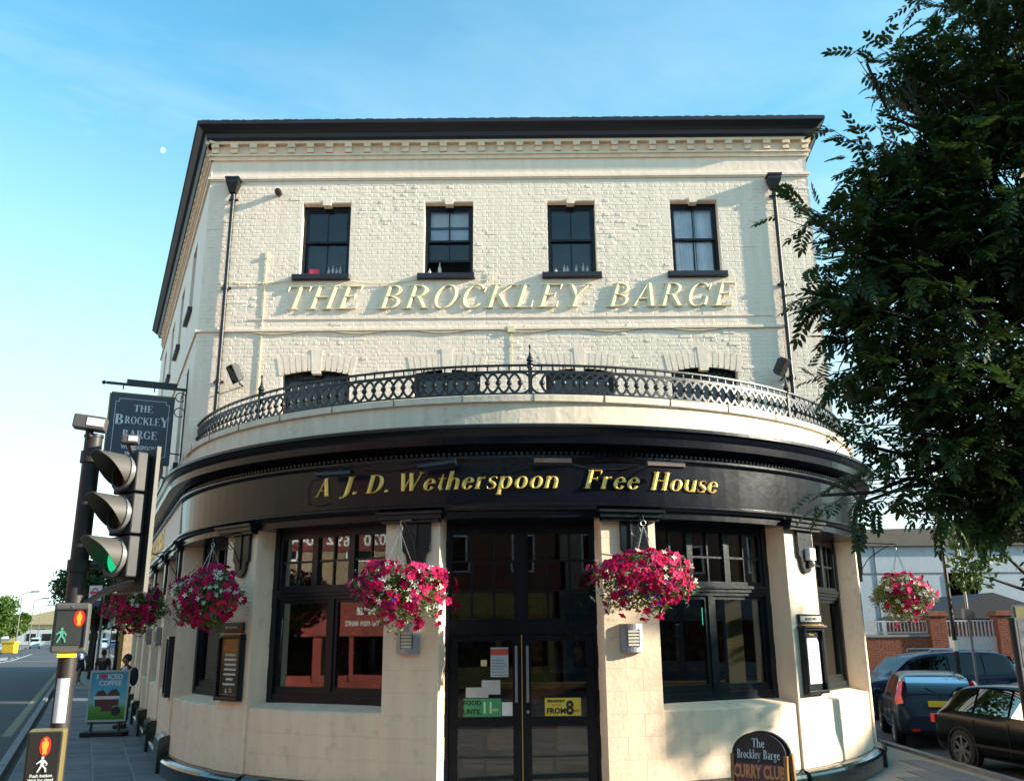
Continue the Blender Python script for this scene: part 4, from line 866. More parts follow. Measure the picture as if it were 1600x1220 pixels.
for k in range(1, 7):
    m_ = MB(); x = -.16+.02*rnd.random()*k; xe = -x; z = 1.72-k*.068
    while x < xe: w_ = rnd.uniform(.008, .018); m_.box(x, x+w_, -.050, -.047, z, z+rnd.uniform(.022, .032)); x += w_+.005
    obj('printed_line', m_, wink, t, M)
text('lettering', '6', .10, wink, t, M @ T(-.06, -.050, 1.20)); text('lettering', 'days\na week', .035, wink, t, M @ T(.05, -.050, 1.25))
def plaque(s, z, w_, label, face, txt):
    M = frame(s, 0, 0); t = thing('name_plaque', label, 'plaque', frame(s, 0, z)); bevel(obj('backplate', MB().box(-w_/2, w_/2, -.035, -.003, z-.07, z+.07, M), trim, t), .006)
    obj('plate', MB().box(-w_/2+.03, w_/2-.03, -.039, -.0355, z-.04, z+.04, M), face, t); text('lettering', txt, .055, wink if face is trim else dkink, t, M @ T(0, -.042, z-.018), sx=.7)
    obj('ledge', MB().box(-w_/2+.02, w_/2, -.06, -.003, z-.10, z-.078, M), mat('plaque_brass', (.35, .22, .08), .4, metal=.7), t)
plaque(-4.63, 2.12, .60, 'small dark plaque above the gold menu board', trim, 'BROCKLEY BARGE'); plaque(4.66, 2.17, .62, 'small pale plaque above the sunlit menu case', mat('pale_brass', (.5, .48, .42), .4, metal=.3), 'BROCKLEY BARGE')
M, t = board(4.62, 1.12, 2.05, .54, 'sunlit black menu case with white sheet on the right pillar', 'menu case', 'menu_case')
obj('menu_sheet', MB().prism([(-.17, 1.26), (.17, 1.26), (.17, 1.84), (.12, 1.90), (-.12, 1.90), (-.17, 1.84)], -.047, -.042, M), white, t); obj('case_top', MB().box(-.29, .29, -.14, -.003, 2.05, 2.075, M), wood, t)
text('lettering', 'Menu', .06, gold, t, M @ T(0, -.046, 1.93))
for k in range(9): obj('printed_line', MB().box(-.13, .10-.03*(k % 3), -.050, -.0473, 1.34+k*.05, 1.352+k*.05, M), mat('menu_print', (.45, .46, .5), .6), t)
c_ = thing('security_camera', 'small white dome camera on the sunlit right pillar', 'camera', frame(4.72, .0, 3.0)); Mc = frame(4.72, 0, 0)
bevel(obj('mount', MB().box(-.08, .08, -.14, -.003, 3.02, 3.20, Mc), white, c_), .01); obj('dome', MB().ball((0, -.10, 2.97), .055, Mc, 10, 8), mat('dome_grey', (.25, .23, .2), .2), c_, smooth=True)
# boxes and posters on the left side piers
for s, lab in ((-10.75, 'grey wall light on the second pillar behind the corner'), (-13.85, 'grey wall light on the third pillar behind the corner')):
    M = frame(s, 0, 2.0); t = thing('wall_lamp', lab, 'wall light', M); bevel(obj('lamp_shade', MB().box(-.15, .15, -.12, -.003, -.18, .18, M), grey, t), .02); obj('louvre', MB().box(-.08, .08, -.126, -.121, -.1, .1, M), dgrey, t)
M, t = board(-7.75, 1.0, 2.0, .5, 'narrow blue and grey poster case on the corner pillar behind the traffic light', 'poster case', 'poster_case'); obj('poster', MB().box(-.2, .2, -.046, -.041, 1.06, 1.94, M), mat('blue_poster', (.10, .16, .26), .5, var=.5, vscale=6), t)
# ------------------------------------------------------------------ projecting pub sign
Rt = Vector((-6.30, 16.62)); od = Vector((-.9063, -.4226)); Ms = Matrix.Translation((Rt.x, Rt.y, 0)) @ RZ(math.atan2(-od.y, -od.x))    # local +x runs back to the wall
t = thing('hanging_pub_sign', 'dark blue double sided board reading THE BROCKLEY BARGE hanging from an iron bar', 'pub sign', Ms @ T(0, 0, 5))
bz0, bz1, bx0, bx1 = 5.10, 6.40, -1.34, -.22; navy = mat('navy_sign_paint', (.018, .026, .055), .35, var=.1)
f = MB(); f.box(bx0, bx1, -.06, .06, bz0, bz1, Ms); bevel(obj('board', f, navy, t), .008)
obj('edge_strip', MB().box(bx0-.03, bx0, -.07, .07, bz0, bz1, Ms).box(bx0, bx1, -.065, .065, bz1, bz1+.03, Ms), mat('aged_gilt', (.22, .17, .06), .5), t)
lnp = MB()
for sgn in (-1,):
    y0 = -.066; e = .09; c = .06
    P_ = [(bx0+e+c, bz0+e), (bx1-e-c, bz0+e), (bx1-e-c, bz0+e+c), (bx1-e, bz0+e+c), (bx1-e, bz1-e-c), (bx1-e-c, bz1-e-c), (bx1-e-c, bz1-e), (bx0+e+c, bz1-e), (bx0+e+c, bz1-e-c), (bx0+e, bz1-e-c), (bx0+e, bz0+e+c), (bx0+e+c, bz0+e+c), (bx0+e+c, bz0+e)]
    for a_, b_ in zip(P_[:-1], P_[1:]): lnp.box(min(a_[0], b_[0])-.004, max(a_[0], b_[0])+.004, y0, y0+.005, min(a_[1], b_[1])-.004, max(a_[1], b_[1])+.004, Ms)
obj('painted_border', lnp, wink, t); cxs = (bx0+bx1)/2
pw = mat('sign_white', (.62, .66, .68), .5)
def sword(s_, xc, w_, z, h): word(s_, xc-w_/2, xc+w_/2, h, pw, t, lambda x: Ms @ T(x, -.062, z), .003, .002, 0)
sword('THE', cxs+.02, .34, 6.08, .13); sword('B', cxs-.38, .17, 5.82, .19); sword('ROCKLE', cxs+.02, .62, 5.84, .14); sword('Y', cxs+.41, .17, 5.82, .19); sword('BARGE', cxs, .62, 5.57, .15)
text('lettering', 'WETHERSPOON', .11, pw, t, Ms @ T(cxs, -.064, 5.36), sx=.75, bold=.002); text('lettering', 'FREE HOUSE', .11, pw, t, Ms @ T(cxs, -.064, 5.235), sx=.75, bold=.002)
br = MB(); br.box(-1.45, .0, -.02, .02, 6.58, 6.63, Ms); br.box(-1.1, -.2, -.015, .015, 6.635, 6.71, Ms); br.box(-.04, 0, -.03, .03, 5.1, 6.9, Ms); br.tube([(-.02, 0, 6.9), (-.02, 0, 7.05)], [.03, .004], 8, Ms); br.ball((-1.49, 0, 6.605), .04, Ms)
br.tube([(-1.15, 0, 6.50), (-1.15, 0, 6.58)], .012, 6, Ms); br.tube([(-.6, 0, 6.50), (-.6, 0, 6.58)], .012, 6, Ms); br.tube([(-.38, 0, 5.35), (0, 0, 5.33)], .012, 6, Ms)
for k in range(2): br.tube([(-.12+.09*math.cos(a_), 0, 6.45-.3*k+.09*math.sin(a_)) for a_ in np.linspace(0, 5.5, 12)], .010, 5, Ms)
obj('iron_bracket', br, iron, t)
d_ = thing('satellite_dish', 'dark round dish on the side wall behind the traffic light', 'dish', T(-6.75, 16.3, 5.0)); Mdh = T(-6.75, 16.35, 4.95) @ RZ(-.35) @ RX(PI/2)
obj('dish', MB().lathe([(.0001, -.05), (.15, -.035), (.28, .0), (.29, .005)], 20, Mdh), mgrey if False else dgrey, d_, smooth=True); obj('arm', MB().tube([(-6.75, 16.35, 4.95), (-6.3, 16.8, 4.75)], .02, 6).tube([(-6.8, 16.3, 4.7), (-6.78, 15.95, 4.85)], .012, 6), iron, d_)
# ------------------------------------------------------------------ traffic light
PX, PY = -2.92, 6.05
tl_ = thing('traffic_light', 'tall dark traffic light showing green with pedestrian signals on its pole', 'traffic light', T(PX, PY, GZ))
polem = mat('pole_dark_brown', (.035, .028, .027), .5, var=.25, vscale=4)
obj('pole', MB().tube([(PX, PY, GZ), (PX, PY, 3.34)], .058, 16).tube([(PX, PY, 3.34), (PX, PY, 3.36)], .064, 16), polem, tl_, smooth=2)
fa = math.atan2(-.80, -.60); Mh = T(-2.665, 6.03, -.045) @ RZ(fa+PI/2)     # local -y faces the traffic
bodym = mat('signal_black', (.02, .02, .022), .55, var=.2)
h = MB()
for k in range(3): h.box(-.135, .135, 0, .09, 2.425+.285*k, 2.425+.285*(k+1)-.012, Mh)
h.box(-.12, .12, .09, .11, 2.44, 3.26, Mh); bevel(obj('signal_head', h, bodym, tl_), .012)
bb_ = MB().box(-.185, .185, .112, .118, 2.34, 3.30, Mh); bevel(obj('backing_board', bb_, mat('board_dark', (.03, .03, .03), .5), tl_), .003)
e = MB(); e.box(.185, .193, .105, .135, 2.33, 3.31, Mh); e.box(-.193, .185, .105, .135, 2.325, 2.335, Mh); e.box(-.193, -.185, .105, .135, 2.335, 3.31, Mh); obj('board_edging', e, mat('pale_edging', (.14, .13, .105), .6), tl_)
visor_m = bpy.data.materials.new('visor_faded'); visor_m = mat('visor_faded_plastic', (.085, .078, .066), .6, var=.15)
grn = mat('green_lens_lit', (.01, .15, .08), .3, emit=(.01, .5, .2), es=.5); dkl = [mat('green_lens_lit', (0, 0, 0)), mat('amber_lens_dark', (.05, .025, .006), .2), mat('red_lens_dark', (.05, .006, .005), .2)]
for k in range(3):
    zc = 2.56+.285*k; Mv = Mh @ T(0, 0, zc) @ RX(PI/2) @ RX(-.06)
    vs = MB(); n = 28; rows = []
    for i in range(n+1):
        a_ = PI/2+(-1+2*i/n)*R(128); t_ = abs(-1+2*i/n); L_ = .235 if t_ < .3 else .235-.19*((t_-.3)/.7)**.9
        c_, s_ = math.cos(a_), math.sin(a_); rows.append([(.122*c_, .122*s_, 0), (.118*c_, .118*s_, L_), (.112*c_, .112*s_, L_), (.112*c_, .112*s_, 0)])
    vs.grid(rows, Mv, close=True); obj('visor', vs, visor_m, tl_, smooth=2)
    obj('visor_collar', MB().lathe([(.105, 0), (.130, 0), (.130, .03), (.118, .035), (.105, .03)], 24, Mv), mgrey, tl_, smooth=2)
    obj('lens', MB().lathe([(.0001, .022), (.06, .018), (.10, .004), (.104, 0)], 20, Mv), dkl[k], tl_, smooth=True)
for z in (2.46, 3.2): obj('bracket', MB().tube([(PX, PY, z), (-2.72, 6.1, z), (-2.62, 6.12, z)], .02, 8).tube([(PX, PY, z-.04), (PX, PY, z+.04)], .072, 14), polem, tl_, smooth=2)
obj('bracket', MB().tube([(-2.87, 6.02, 2.18)]+[(-2.87+.05*i, 6.03, 2.18+.022*i*(2-.12*i)) for i in range(1, 8)], .022, 8), polem, tl_)
def detector(x, y, z, w_, d, hh, yaw, pitch):
    Mx = T(x, y, z) @ RZ(yaw) @ RY(pitch); m_ = MB(); m_.hprism([(-w_, -d), (w_, -d), (w_, d), (-w_, d*.8)], -hh, hh, Mx); o = bevel(obj('detector', m_, mat('detector_brown_grey', (.10, .09, .085), .45), tl_), .01)
    obj('reflector', MB().box(-w_*.15, w_*.9, -d-.004, -d-.001, -hh*.5, hh*.6, Mx), mat('bright_label', (.9, .9, .9), .2, emit=(1, 1, 1), es=0.0), o); obj('mount', MB().tube([(0, 0, -hh), (.02, 0, -hh-.05)], .025, 8, Mx), dgrey, o)
detector(-2.93, 6.0, 3.43, .105, .06, .048, .30, .10); detector(-2.64, 6.0, 3.31, .055, .05, .03, .30, 0)
# pedestrian signal boxes
def man(mb, x, z, h, M, walking=False, y=-.0):
    n = 10; mb.prism([(x+.085*h*math.cos(2*PI*i/n), z+.88*h+.095*h*math.sin(2*PI*i/n)) for i in range(n)], y-.003, y, M)
    if not walking:
        mb.prism([(x-.17*h, z+.36*h), (x-.12*h, z+.34*h), (x-.12*h, z), (x+.12*h, z), (x+.12*h, z+.34*h), (x+.17*h, z+.36*h), (x+.20*h, z+.70*h), (x+.10*h, z+.79*h), (x-.10*h, z+.79*h), (x-.20*h, z+.70*h)], y-.003, y, M)
    else:
        mb.prism([(x-.10*h, z+.40*h), (x+.10*h, z+.40*h), (x+.12*h, z+.76*h), (x-.08*h, z+.78*h)], y-.003, y, M)
        for P_ in ([(x-.10*h, z+.42*h), (x-.30*h, z+.02*h), (x-.20*h, z), (x+.03*h, z+.40*h)], [(x-.02*h, z+.42*h), (x+.16*h, z+.2*h), (x+.20*h, z), (x+.30*h, z+.02*h), (x+.26*h, z+.24*h), (x+.10*h, z+.42*h)], [(x-.08*h, z+.78*h), (x-.36*h, z+.55*h), (x-.34*h, z+.49*h), (x-.06*h, z+.64*h)], [(x+.12*h, z+.76*h), (x+.09*h, z+.62*h), (x+.24*h, z+.5*h), (x+.20*h, z+.4*h), (x+.27*h, z+.4*h), (x+.32*h, z+.52*h)]): mb.prism(P_, y-.0035, y-.0002, M)
redlit = mat('red_man_lit', (.5, .05, .01), .4, emit=(1, .10, .01), es=2.2); redhalo = mat('red_man_halo', (.25, .02, .01), .4, emit=(.9, .03, .02), es=.35); grnman = mat('green_man_dim', (.10, .35, .24), .5)
Mb = T(-2.855, 5.90, 0) @ RZ(.33)
bx = MB(); bx.box(-.105, .105, 0, .11, 1.905, 2.215, Mb); o = bevel(obj('pedestrian_signal', bx, mat('signal_box_grey', (.10, .098, .088), .5, var=.1), tl_), .014)
obj('screen', MB().box(-.085, .085, -.004, -.001, 1.95, 2.17, Mb), mat('signal_screen', (.045, .048, .044), .35), o); m_ = MB(); man(m_, .048, 2.075, .085, Mb, y=-.007); obj('red_man', m_, redlit, o)
m_ = MB(); m_.prism([(.048+.035*math.cos(i*PI/8), 2.117+.052*math.sin(i*PI/8)) for i in range(16)], -.0068, -.005, Mb); obj('red_glow', m_, redhalo, o)
m_ = MB(); man(m_, -.045, 1.968, .095, Mb, True, y=-.006); obj('green_man', m_, grnman, o)
obj('screen_frame', MB().box(.085, .095, -.012, 0, 1.94, 2.18, Mb).box(-.095, .085, -.012, 0, 2.17, 2.18, Mb), dgrey, o); obj('yellow_light_strip', MB().box(-.055, .055, -.014, .0, 1.877, 1.899, Mb), mat('amber_strip_lit', (.6, .4, .02), .4, emit=(1, .62, .02), es=.9), o)
obj('round_sticker', MB().lathe([(.0001, -.001), (.022, 0), (.022, .004)], 14, Mb @ T(.088, -.004, 1.885) @ RX(PI/2)), mat('blue_sticker', (.12, .22, .5), .4), o); obj('sticker_symbol', MB().box(.082, .094, -.012, -.009, 1.873, 1.897, Mb), wink, o)
obj('fixing_screw', MB().lathe([(.0001, .004), (.008, .003), (.009, 0)], 8, Mb @ T(0, -.001, 2.19) @ RX(PI/2)), grey, o)
Mb2 = T(-2.925, 5.90, 0) @ RZ(.30)
bx = MB(); bx.box(-.105, .105, 0, .12, 1.09, 1.445, Mb2); o = bevel(obj('push_button_box', bx, mat('button_box_yellow_edge', (.20, .15, .05), .5), tl_), .014)
bevel(obj('front_plate', MB().box(-.096, .096, -.018, .001, 1.10, 1.435, Mb2), mat('button_box_black', (.028, .024, .022), .35), o), .008); m_ = MB(); man(m_, .005, 1.305, .095, Mb2, y=-.022); obj('red_man', m_, redlit, o)
m_ = MB(); m_.prism([(.005+.032*math.cos(i*PI/8), 1.35+.058*math.sin(i*PI/8)) for i in range(16)], -.0205, -.0185, Mb2); obj('red_glow', m_, redhalo, o)
m_ = MB(); man(m_, .0, 1.20, .095, Mb2, True, y=-.021); obj('walking_man_symbol', m_, wink, o)
text('lettering', 'Push button', .026, wink, o, Mb2 @ T(0, -.021, 1.172), bold=.0006); text('lettering', 'Wait for signal', .024, wink, o, Mb2 @ T(0, -.021, 1.148), bold=.0006)
nt_ = MB(); rows = []
for i in range(7): a_ = -PI/2+.25+(-.75+1.5*i/6)*.9; rows.append([(PX+.0595*math.cos(a_), PY+.0595*math.sin(a_), z_) for z_ in (1.475, 1.745)])
nt_.grid(rows); obj('white_notice', nt_, mat('white_notice_paper', (.82, .82, .84), .3), tl_); m_ = MB()
for k in range(14): m_.box(-.035, -.028, 0, .001, 1.50+k*.016, 1.505+k*.016, T(PX+.016, PY-.0605, 0) @ RZ(.25))
obj('notice_print', m_, mat('grey_print', (.3, .3, .35), .6), tl_)
# ------------------------------------------------------------------ pavement boards
Mk = T(2.37, 9.42, GZ) @ RZ(-.55); t = thing('curry_club_board', 'arched A board reading The Brockley Barge and CURRY CLUB in front of the pub', 'A board', Mk)
bl = mat('board_black', (.014, .012, .016), .4); oak = mat('varnished_oak', (.30, .15, .045), .45, var=.3, vscale=14)
def aface(tilt, nm):
    Ma = Mk @ T(0, 0, 0) @ RX(tilt) ; m_ = MB(); pts = [(-.25, .12), (.25, .12), (.25, .93)]+[(.25*math.cos(PI*i/14)*1.0, .97+.19*math.sin(PI*i/14)) for i in range(0, 15)]+[(-.25, .93)]
    m_.prism(pts, -.012, .012, Ma); p_ = obj(nm, m_, bl, t); ar = MB(); rows = []
    for i in range(15): a_ = PI*i/14; rows.append([(r1*math.cos(a_), y_, .97+r2*math.sin(a_)) for r1, r2, y_ in ((.25, .19, -.02), (.27, .21, -.02), (.27, .21, .02), (.25, .19, .02))])
    ar.grid(rows, Ma, close=True); obj('arched_top', ar, bl, t)
    for x in (-.285, .25): bevel(obj('post', MB().box(x, x+.035, -.03, .03, 0, .97, Ma), oak, t), .003)
    return p_, Ma
pf, Ma = aface(-.14, 'front_panel')
Mk0 = Mk; Mk = Mk @ T(0, .46, 0) ; aface(.14, 'back_panel'); Mk = Mk0
for a_, s_, z, w_, h in ((0, 'The', 1.035, .13, .085), (0, 'Brockley', .93, .24, .085), (0, 'Barge', .93, .17, .085)):
    xc = {'The': 0, 'Brockley': -.10, 'Barge': .13}[s_]; word(s_, xc-w_/2, xc+w_/2, h, pw, t, lambda x: Ma @ T(x, -.0125, z), .002, .001, 0)
obj('poster', MB().box(-.235, .235, -.0155, -.0125, .18, .885, Ma), mat('purple_poster', (.14, .04, .06), .5, var=.3, vscale=9), t)
text('lettering', 'CURRY CLUB', .165, mat('orange_poster_letter', (.60, .24, .09), .5), t, Ma @ T(0, -.019, .755), sx=.52, bold=.006)
obj('hinge', MB().box(-.2, -.15, .02, .2, .90, .92, Ma).box(.15, .2, .02, .2, .90, .92, Ma), grey, t)
Mk = T(-9.30, 21.4, GZ) @ RZ(.16); t = thing('iced_coffee_board', 'swinging pavement sign for iced coffee with blue sky and green grass', 'pavement sign', Mk)
bevel(obj('base', MB().hprism([(-.46, -.26), (.46, -.26), (.52, 0), (.46, .26), (-.46, .26), (-.52, 0)], .0, .09, Mk), tyre, t), .02); obj('spring_feet', MB().tube([(-.3, 0, .09), (-.3, 0, .30)], .03, 8, Mk).tube([(.3, 0, .09), (.3, 0, .30)], .03, 8, Mk).box(-.38, .38, -.02, .02, .25, .29, Mk), dgrey, t)
fr = MB(); fr.box(-.43, .43, -.02, .02, .30, .34, Mk); fr.box(-.43, .43, -.02, .02, 1.37, 1.41, Mk); fr.box(-.43, -.39, -.02, .02, .34, 1.37, Mk); fr.box(.39, .43, -.02, .02, .34, 1.37, Mk); obj('frame', fr, mat('sign_frame_silver', (.42, .48, .42), .4), t)
pm = bpy.data.materials.new('coffee_poster_print'); pm.use_nodes = True; _t = pm.node_tree; _b = _t.nodes['Principled BSDF']; _g = N(_t, 'ShaderNodeTexCoord'); _s = N(_t, 'ShaderNodeSeparateXYZ'); _r = N(_t, 'ShaderNodeValToRGB'); _e = _r.color_ramp.elements
_e[0].color = (.03, .16, .02, 1); _e[1].color = (.02, .25, .42, 1); _e[1].position = 1; x_ = _e.new(.25); x_.color = (.10, .32, .03, 1); x_ = _e.new(.36); x_.color = (.22, .50, .55, 1); x_ = _e.new(.6); x_.color = (.08, .40, .55, 1)
_t.links.new(_g.outputs['Generated'], _s.inputs[0]); _t.links.new(_s.outputs['Z'], _r.inputs[0]); _t.links.new(_r.outputs[0], _b.inputs['Base Color'])
obj('poster', MB().box(-.39, .39, -.012, .012, .34, 1.37, Mk), pm, t)
text('lettering', 'I', .15, wink, t, Mk @ T(-.27, -.016, 1.22), bold=.006); text('lettering', 'ICED', .15, wink, t, Mk @ T(.12, -.016, 1.22), bold=.004); text('lettering', 'COFFEE', .15, wink, t, Mk @ T(.02, -.016, 1.08), bold=.004, sx=.95)
hp = []
for i in range(20): a_ = 2*PI*i/20; hp.append((-.14+.0045*16*math.sin(a_)**3, 1.275+.0045*(13*math.cos(a_)-5*math.cos(2*a_)-2*math.cos(3*a_)-math.cos(4*a_))))
obj('heart', MB().prism(hp[::-1], -.017, -.013, Mk), mat('heart_red', (.6, .03, .05), .5), t)
cup = MB()
for cx_, cz_ in ((-.14, .72), (.13, .74), (0, .62)): cup.prism([(cx_-.12, cz_-.1), (cx_+.10, cz_-.1), (cx_+.13, cz_+.14), (cx_+.04, cz_+.26), (cx_-.08, cz_+.24), (cx_-.15, cz_+.14)], -.016-.001*cx_*10, -.013, Mk)
obj('printed_cups', cup, mat('print_brown', (.10, .03, .03), .5), t); obj('printed_ribbon', MB().box(-.30, .26, -.022, -.020, .78, .85, Mk), wink, t); obj('printed_badge', MB().prism([(.20+.10*math.cos(i*PI/8), .52+.10*math.sin(i*PI/8)) for i in range(16)], -.02, -.016, Mk), dkink, t)
# ------------------------------------------------------------------ trees
lfn = leaf_mat('rowan_leaf', (.008, .024, .008), (.065, .11, .02), .42, .28)
def compound(name, L_, npair, seed, ll=.072, lw=.029):
    rnd = random.Random(seed); mb = MB(); pts = []
    bend = rnd.uniform(.15, .4)
    def ax(t_): return Vector((t_*L_, .02*math.sin(t_*3+seed), -bend*L_*t_*t_))
    for i in range(4): 
        a_, b_ = ax(i/4), ax((i+1)/4); mb.add([a_+Vector((0, .0016, 0)), a_-Vector((0, .0016, 0)), b_-Vector((0, .0012, 0)), b_+Vector((0, .0012, 0))], [(0, 1, 2, 3)])
    def lft(p, d, l_, w_, n_):
        sd_ = d.cross(n_).normalized(); dr_ = Vector((0, 0, -1))*l_*.18
        mb.add([p, p+d*l_*.3+sd_*w_, p+d*l_*.7+sd_*w_*.8+dr_*.5, p+d*l_+dr_, p+d*l_*.7-sd_*w_*.8+dr_*.5, p+d*l_*.3-sd_*w_], [(0, 1, 5), (1, 2, 4, 5), (2, 3, 4)])
    for i in range(npair):
        t_ = .22+.72*i/(npair-1); p = ax(t_)
        for s_ in (-1, 1):
            a_ = R(62-18*t_); d = Vector((math.cos(a_), s_*math.sin(a_), -.18+rnd.uniform(-.12, .12))).normalized(); lft(p, d, ll*rnd.uniform(.85, 1.1)*(1-.25*abs(t_-.55)), lw/2, Vector((0, 0, 1)))
    lft(ax(1), Vector((1, 0, -.3)).normalized(), ll, lw/2, Vector((0, 0, 1)))
    return mb
def instance_many(mb, Ms_):
    V = np.array(mb.v); n = len(V); F_ = mb.f; out = np.empty((len(Ms_)*n, 3))
    for i, M in enumerate(Ms_):
        A = np.array(M); out[i*n:(i+1)*n] = V @ A[:3, :3].T+A[:3, 3]
    return out, n, F_
def join_many(name, sets, m):
    vs = []; loops = []; tot = []; off = 0
    for mb, Ms_ in sets:
        if not Ms_: continue
        o, n, F_ = instance_many(mb, Ms_); vs.append(o); fl_ = np.concatenate([np.array(f) for f in F_]); ft = np.array([len(f) for f in F_])
        loops.append((fl_[None, :]+(np.arange(len(Ms_))*n)[:, None]).ravel()+off); tot.append(np.tile(ft, len(Ms_))); off += len(o)
    vs = np.concatenate(vs); loops = np.concatenate(loops); tot = np.concatenate(tot); me = bpy.data.meshes.new(name)
    me.vertices.add(len(vs)); me.vertices.foreach_set('co', vs.ravel().astype(np.float32)); me.loops.add(len(loops)); me.loops.foreach_set('vertex_index', loops.astype(np.int32))
    me.polygons.add(len(tot)); me.polygons.foreach_set('loop_start', np.concatenate([[0], np.cumsum(tot)[:-1]]).astype(np.int32)); me.polygons.foreach_set('loop_total', tot.astype(np.int32)); me.update(calc_edges=True); me.materials.append(m); return me
def limb(mb, a, b, r0, r1, rnd, sag=.15, n=6):
    a = Vector(a); b = Vector(b); pts = []; d = b-a
    for i in range(n+1):
        t_ = i/n; p = a.lerp(b, t_)+Vector((rnd.uniform(-1, 1), rnd.uniform(-1, 1), rnd.uniform(-1, 1)))*.03*d.length*(0 < i < n)+Vector((0, 0, sag*d.length*math.sin(PI*t_))); pts.append(p)
    mb.tube(pts, [r0+(r1-r0)*i/n for i in range(n+1)], 7); return pts
def near_tree(name, label, base, fork, lobes, nl, seed, singles=300, lm=None):
    rnd = random.Random(seed); t = thing(name, label, 'tree', T(*base)); tk = MB(); limb(tk, base, fork, .13, .085, rnd, 0, 6); obj('trunk', tk, bark, t, smooth=True)
    cm_ = [compound('leaf', rnd.uniform(.18, .25), rnd.choice([5, 5, 6, 6]), seed+k) for k in range(5)]
    tw = MB(); frames = []; vol = [r_**2 for *_, r_ in lobes]; 
    for (x, y, z, r_), v_ in zip(lobes, vol):
        c_ = Vector((x, y, z)); lb = MB(); st = Vector(fork)+Vector((rnd.uniform(-.05, .05), rnd.uniform(-.05, .05), rnd.uniform(-.3, .6))); pts = limb(lb, st, c_, .045 if r_ > .7 else .03, .012, rnd, .06, 8); obj('branch', lb, bark, t, smooth=True)
        k = int(nl*v_/sum(vol)); nt_w = max(6, int(k/9)); kk_ = max(1, k//nt_w)
        for j in range(nt_w):
            d = Vector((rnd.gauss(0, 1), rnd.gauss(0, 1), rnd.gauss(0, .9))).normalized(); q_ = rnd.choice(pts[-5:]); tip = c_+d*r_*rnd.uniform(.45, 1.12)*(1+.18*math.sin(5*d.x+3*d.z+seed)); tw.tube([q_, q_.lerp(tip, .55)+Vector((0, 0, .05)), tip], [.008, .005, .002], 4)
            ta = (tip-q_).normalized()
            for i in range(kk_):
                p = q_.lerp(tip, .45+.55*(i+1)/kk_)+Vector((0, 0, .03)); dd = (ta*.6+Vector((rnd.gauss(0, .8), rnd.gauss(0, .8), rnd.gauss(-.15, .45)))).normalized()
                X_ = dd; Z_ = (Vector((rnd.gauss(0, .35), rnd.gauss(0, .35), 1))); Y_ = Z_.cross(X_).normalized(); Z_ = X_.cross(Y_); s_ = rnd.uniform(.75, 1.15)
                frames.append((Matrix(((X_.x*s_, Y_.x*s_, Z_.x*s_, p.x), (X_.y*s_, Y_.y*s_, Z_.y*s_, p.y), (X_.z*s_, Y_.z*s_, Z_.z*s_, p.z), (0, 0, 0, 1))), rnd.randrange(5)))
    obj('twigs', tw, bark, t, stuff=True)
    cam0 = Vector((0, 0, 2)); 
    def vis(M): p = M.translation; return (p-cam0).length+(8 if p.x > .6*p.y or p.z > 2+.8*p.y else 0)
    frames.sort(key=lambda f: vis(f[0])); me5 = [m_.mesh('leaf', lm or lfn) for m_ in cm_]
    # a third of the single leaves are the nearest, the rest step out along the visible edge of the crown
    for M, k in frames[:singles]:
        o = bpy.data.objects.new('leaf', me5[k]); COL.objects.link(o); place(o, t, M)
    rest = frames[singles:]; sets = [(cm_[k], [M for M, kk in rest if kk == k]) for k in range(5)]; obj('foliage', join_many('foliage', sets, lm or lfn), None, t, stuff=True)
    return t
lobes = [(4.55, 6.6, 7.0, 1.05), (4.0, 6.4, 6.3, .68), (3.35, 6.4, 5.8, .38), (3.05, 6.3, 5.2, .62), (2.65, 6.3, 4.75, .42), (2.8, 6.2, 4.2, .62), (2.45, 6.2, 3.95, .35), (3.4, 6.5, 4.9, .8), (4.2, 6.6, 5.3, 1.1), (3.6, 6.4, 3.85, .75), (2.95, 6.3, 3.45, .48), (4.3, 6.5, 3.6, .9), (3.35, 6.3, 3.05, .48), (3.9, 6.4, 2.95, .5), (2.85, 6.3, 2.80, .2), (3.2, 6.4, 2.72, .22), (3.8, 6.5, 2.6, .3), (5.4, 6.6, 5.5, 1.3), (5.3, 6.8, 3.9, 1.0), (5.0, 6.5, 8.0, .9), (3.1, 6.35, 6.4, .18), (3.45, 6.4, 6.75, .2), (2.25, 6.2, 5.1, .2), (2.2, 6.2, 4.45, .22), (2.45, 6.25, 3.3, .2), (2.2, 6.3, 2.93, .12), (2.5, 6.3, 2.88, .18), (3.0, 6.35, 5.7, .38), (3.35, 6.4, 6.35, .36), (2.95, 6.35, 6.5, .10)]
near_tree('rowan_tree', 'dark feathery leaved rowan tree filling the right side in front of the pub', (5.3, 6.9, GZ), (5.05, 6.8, 2.9), lobes, 9800, 5)
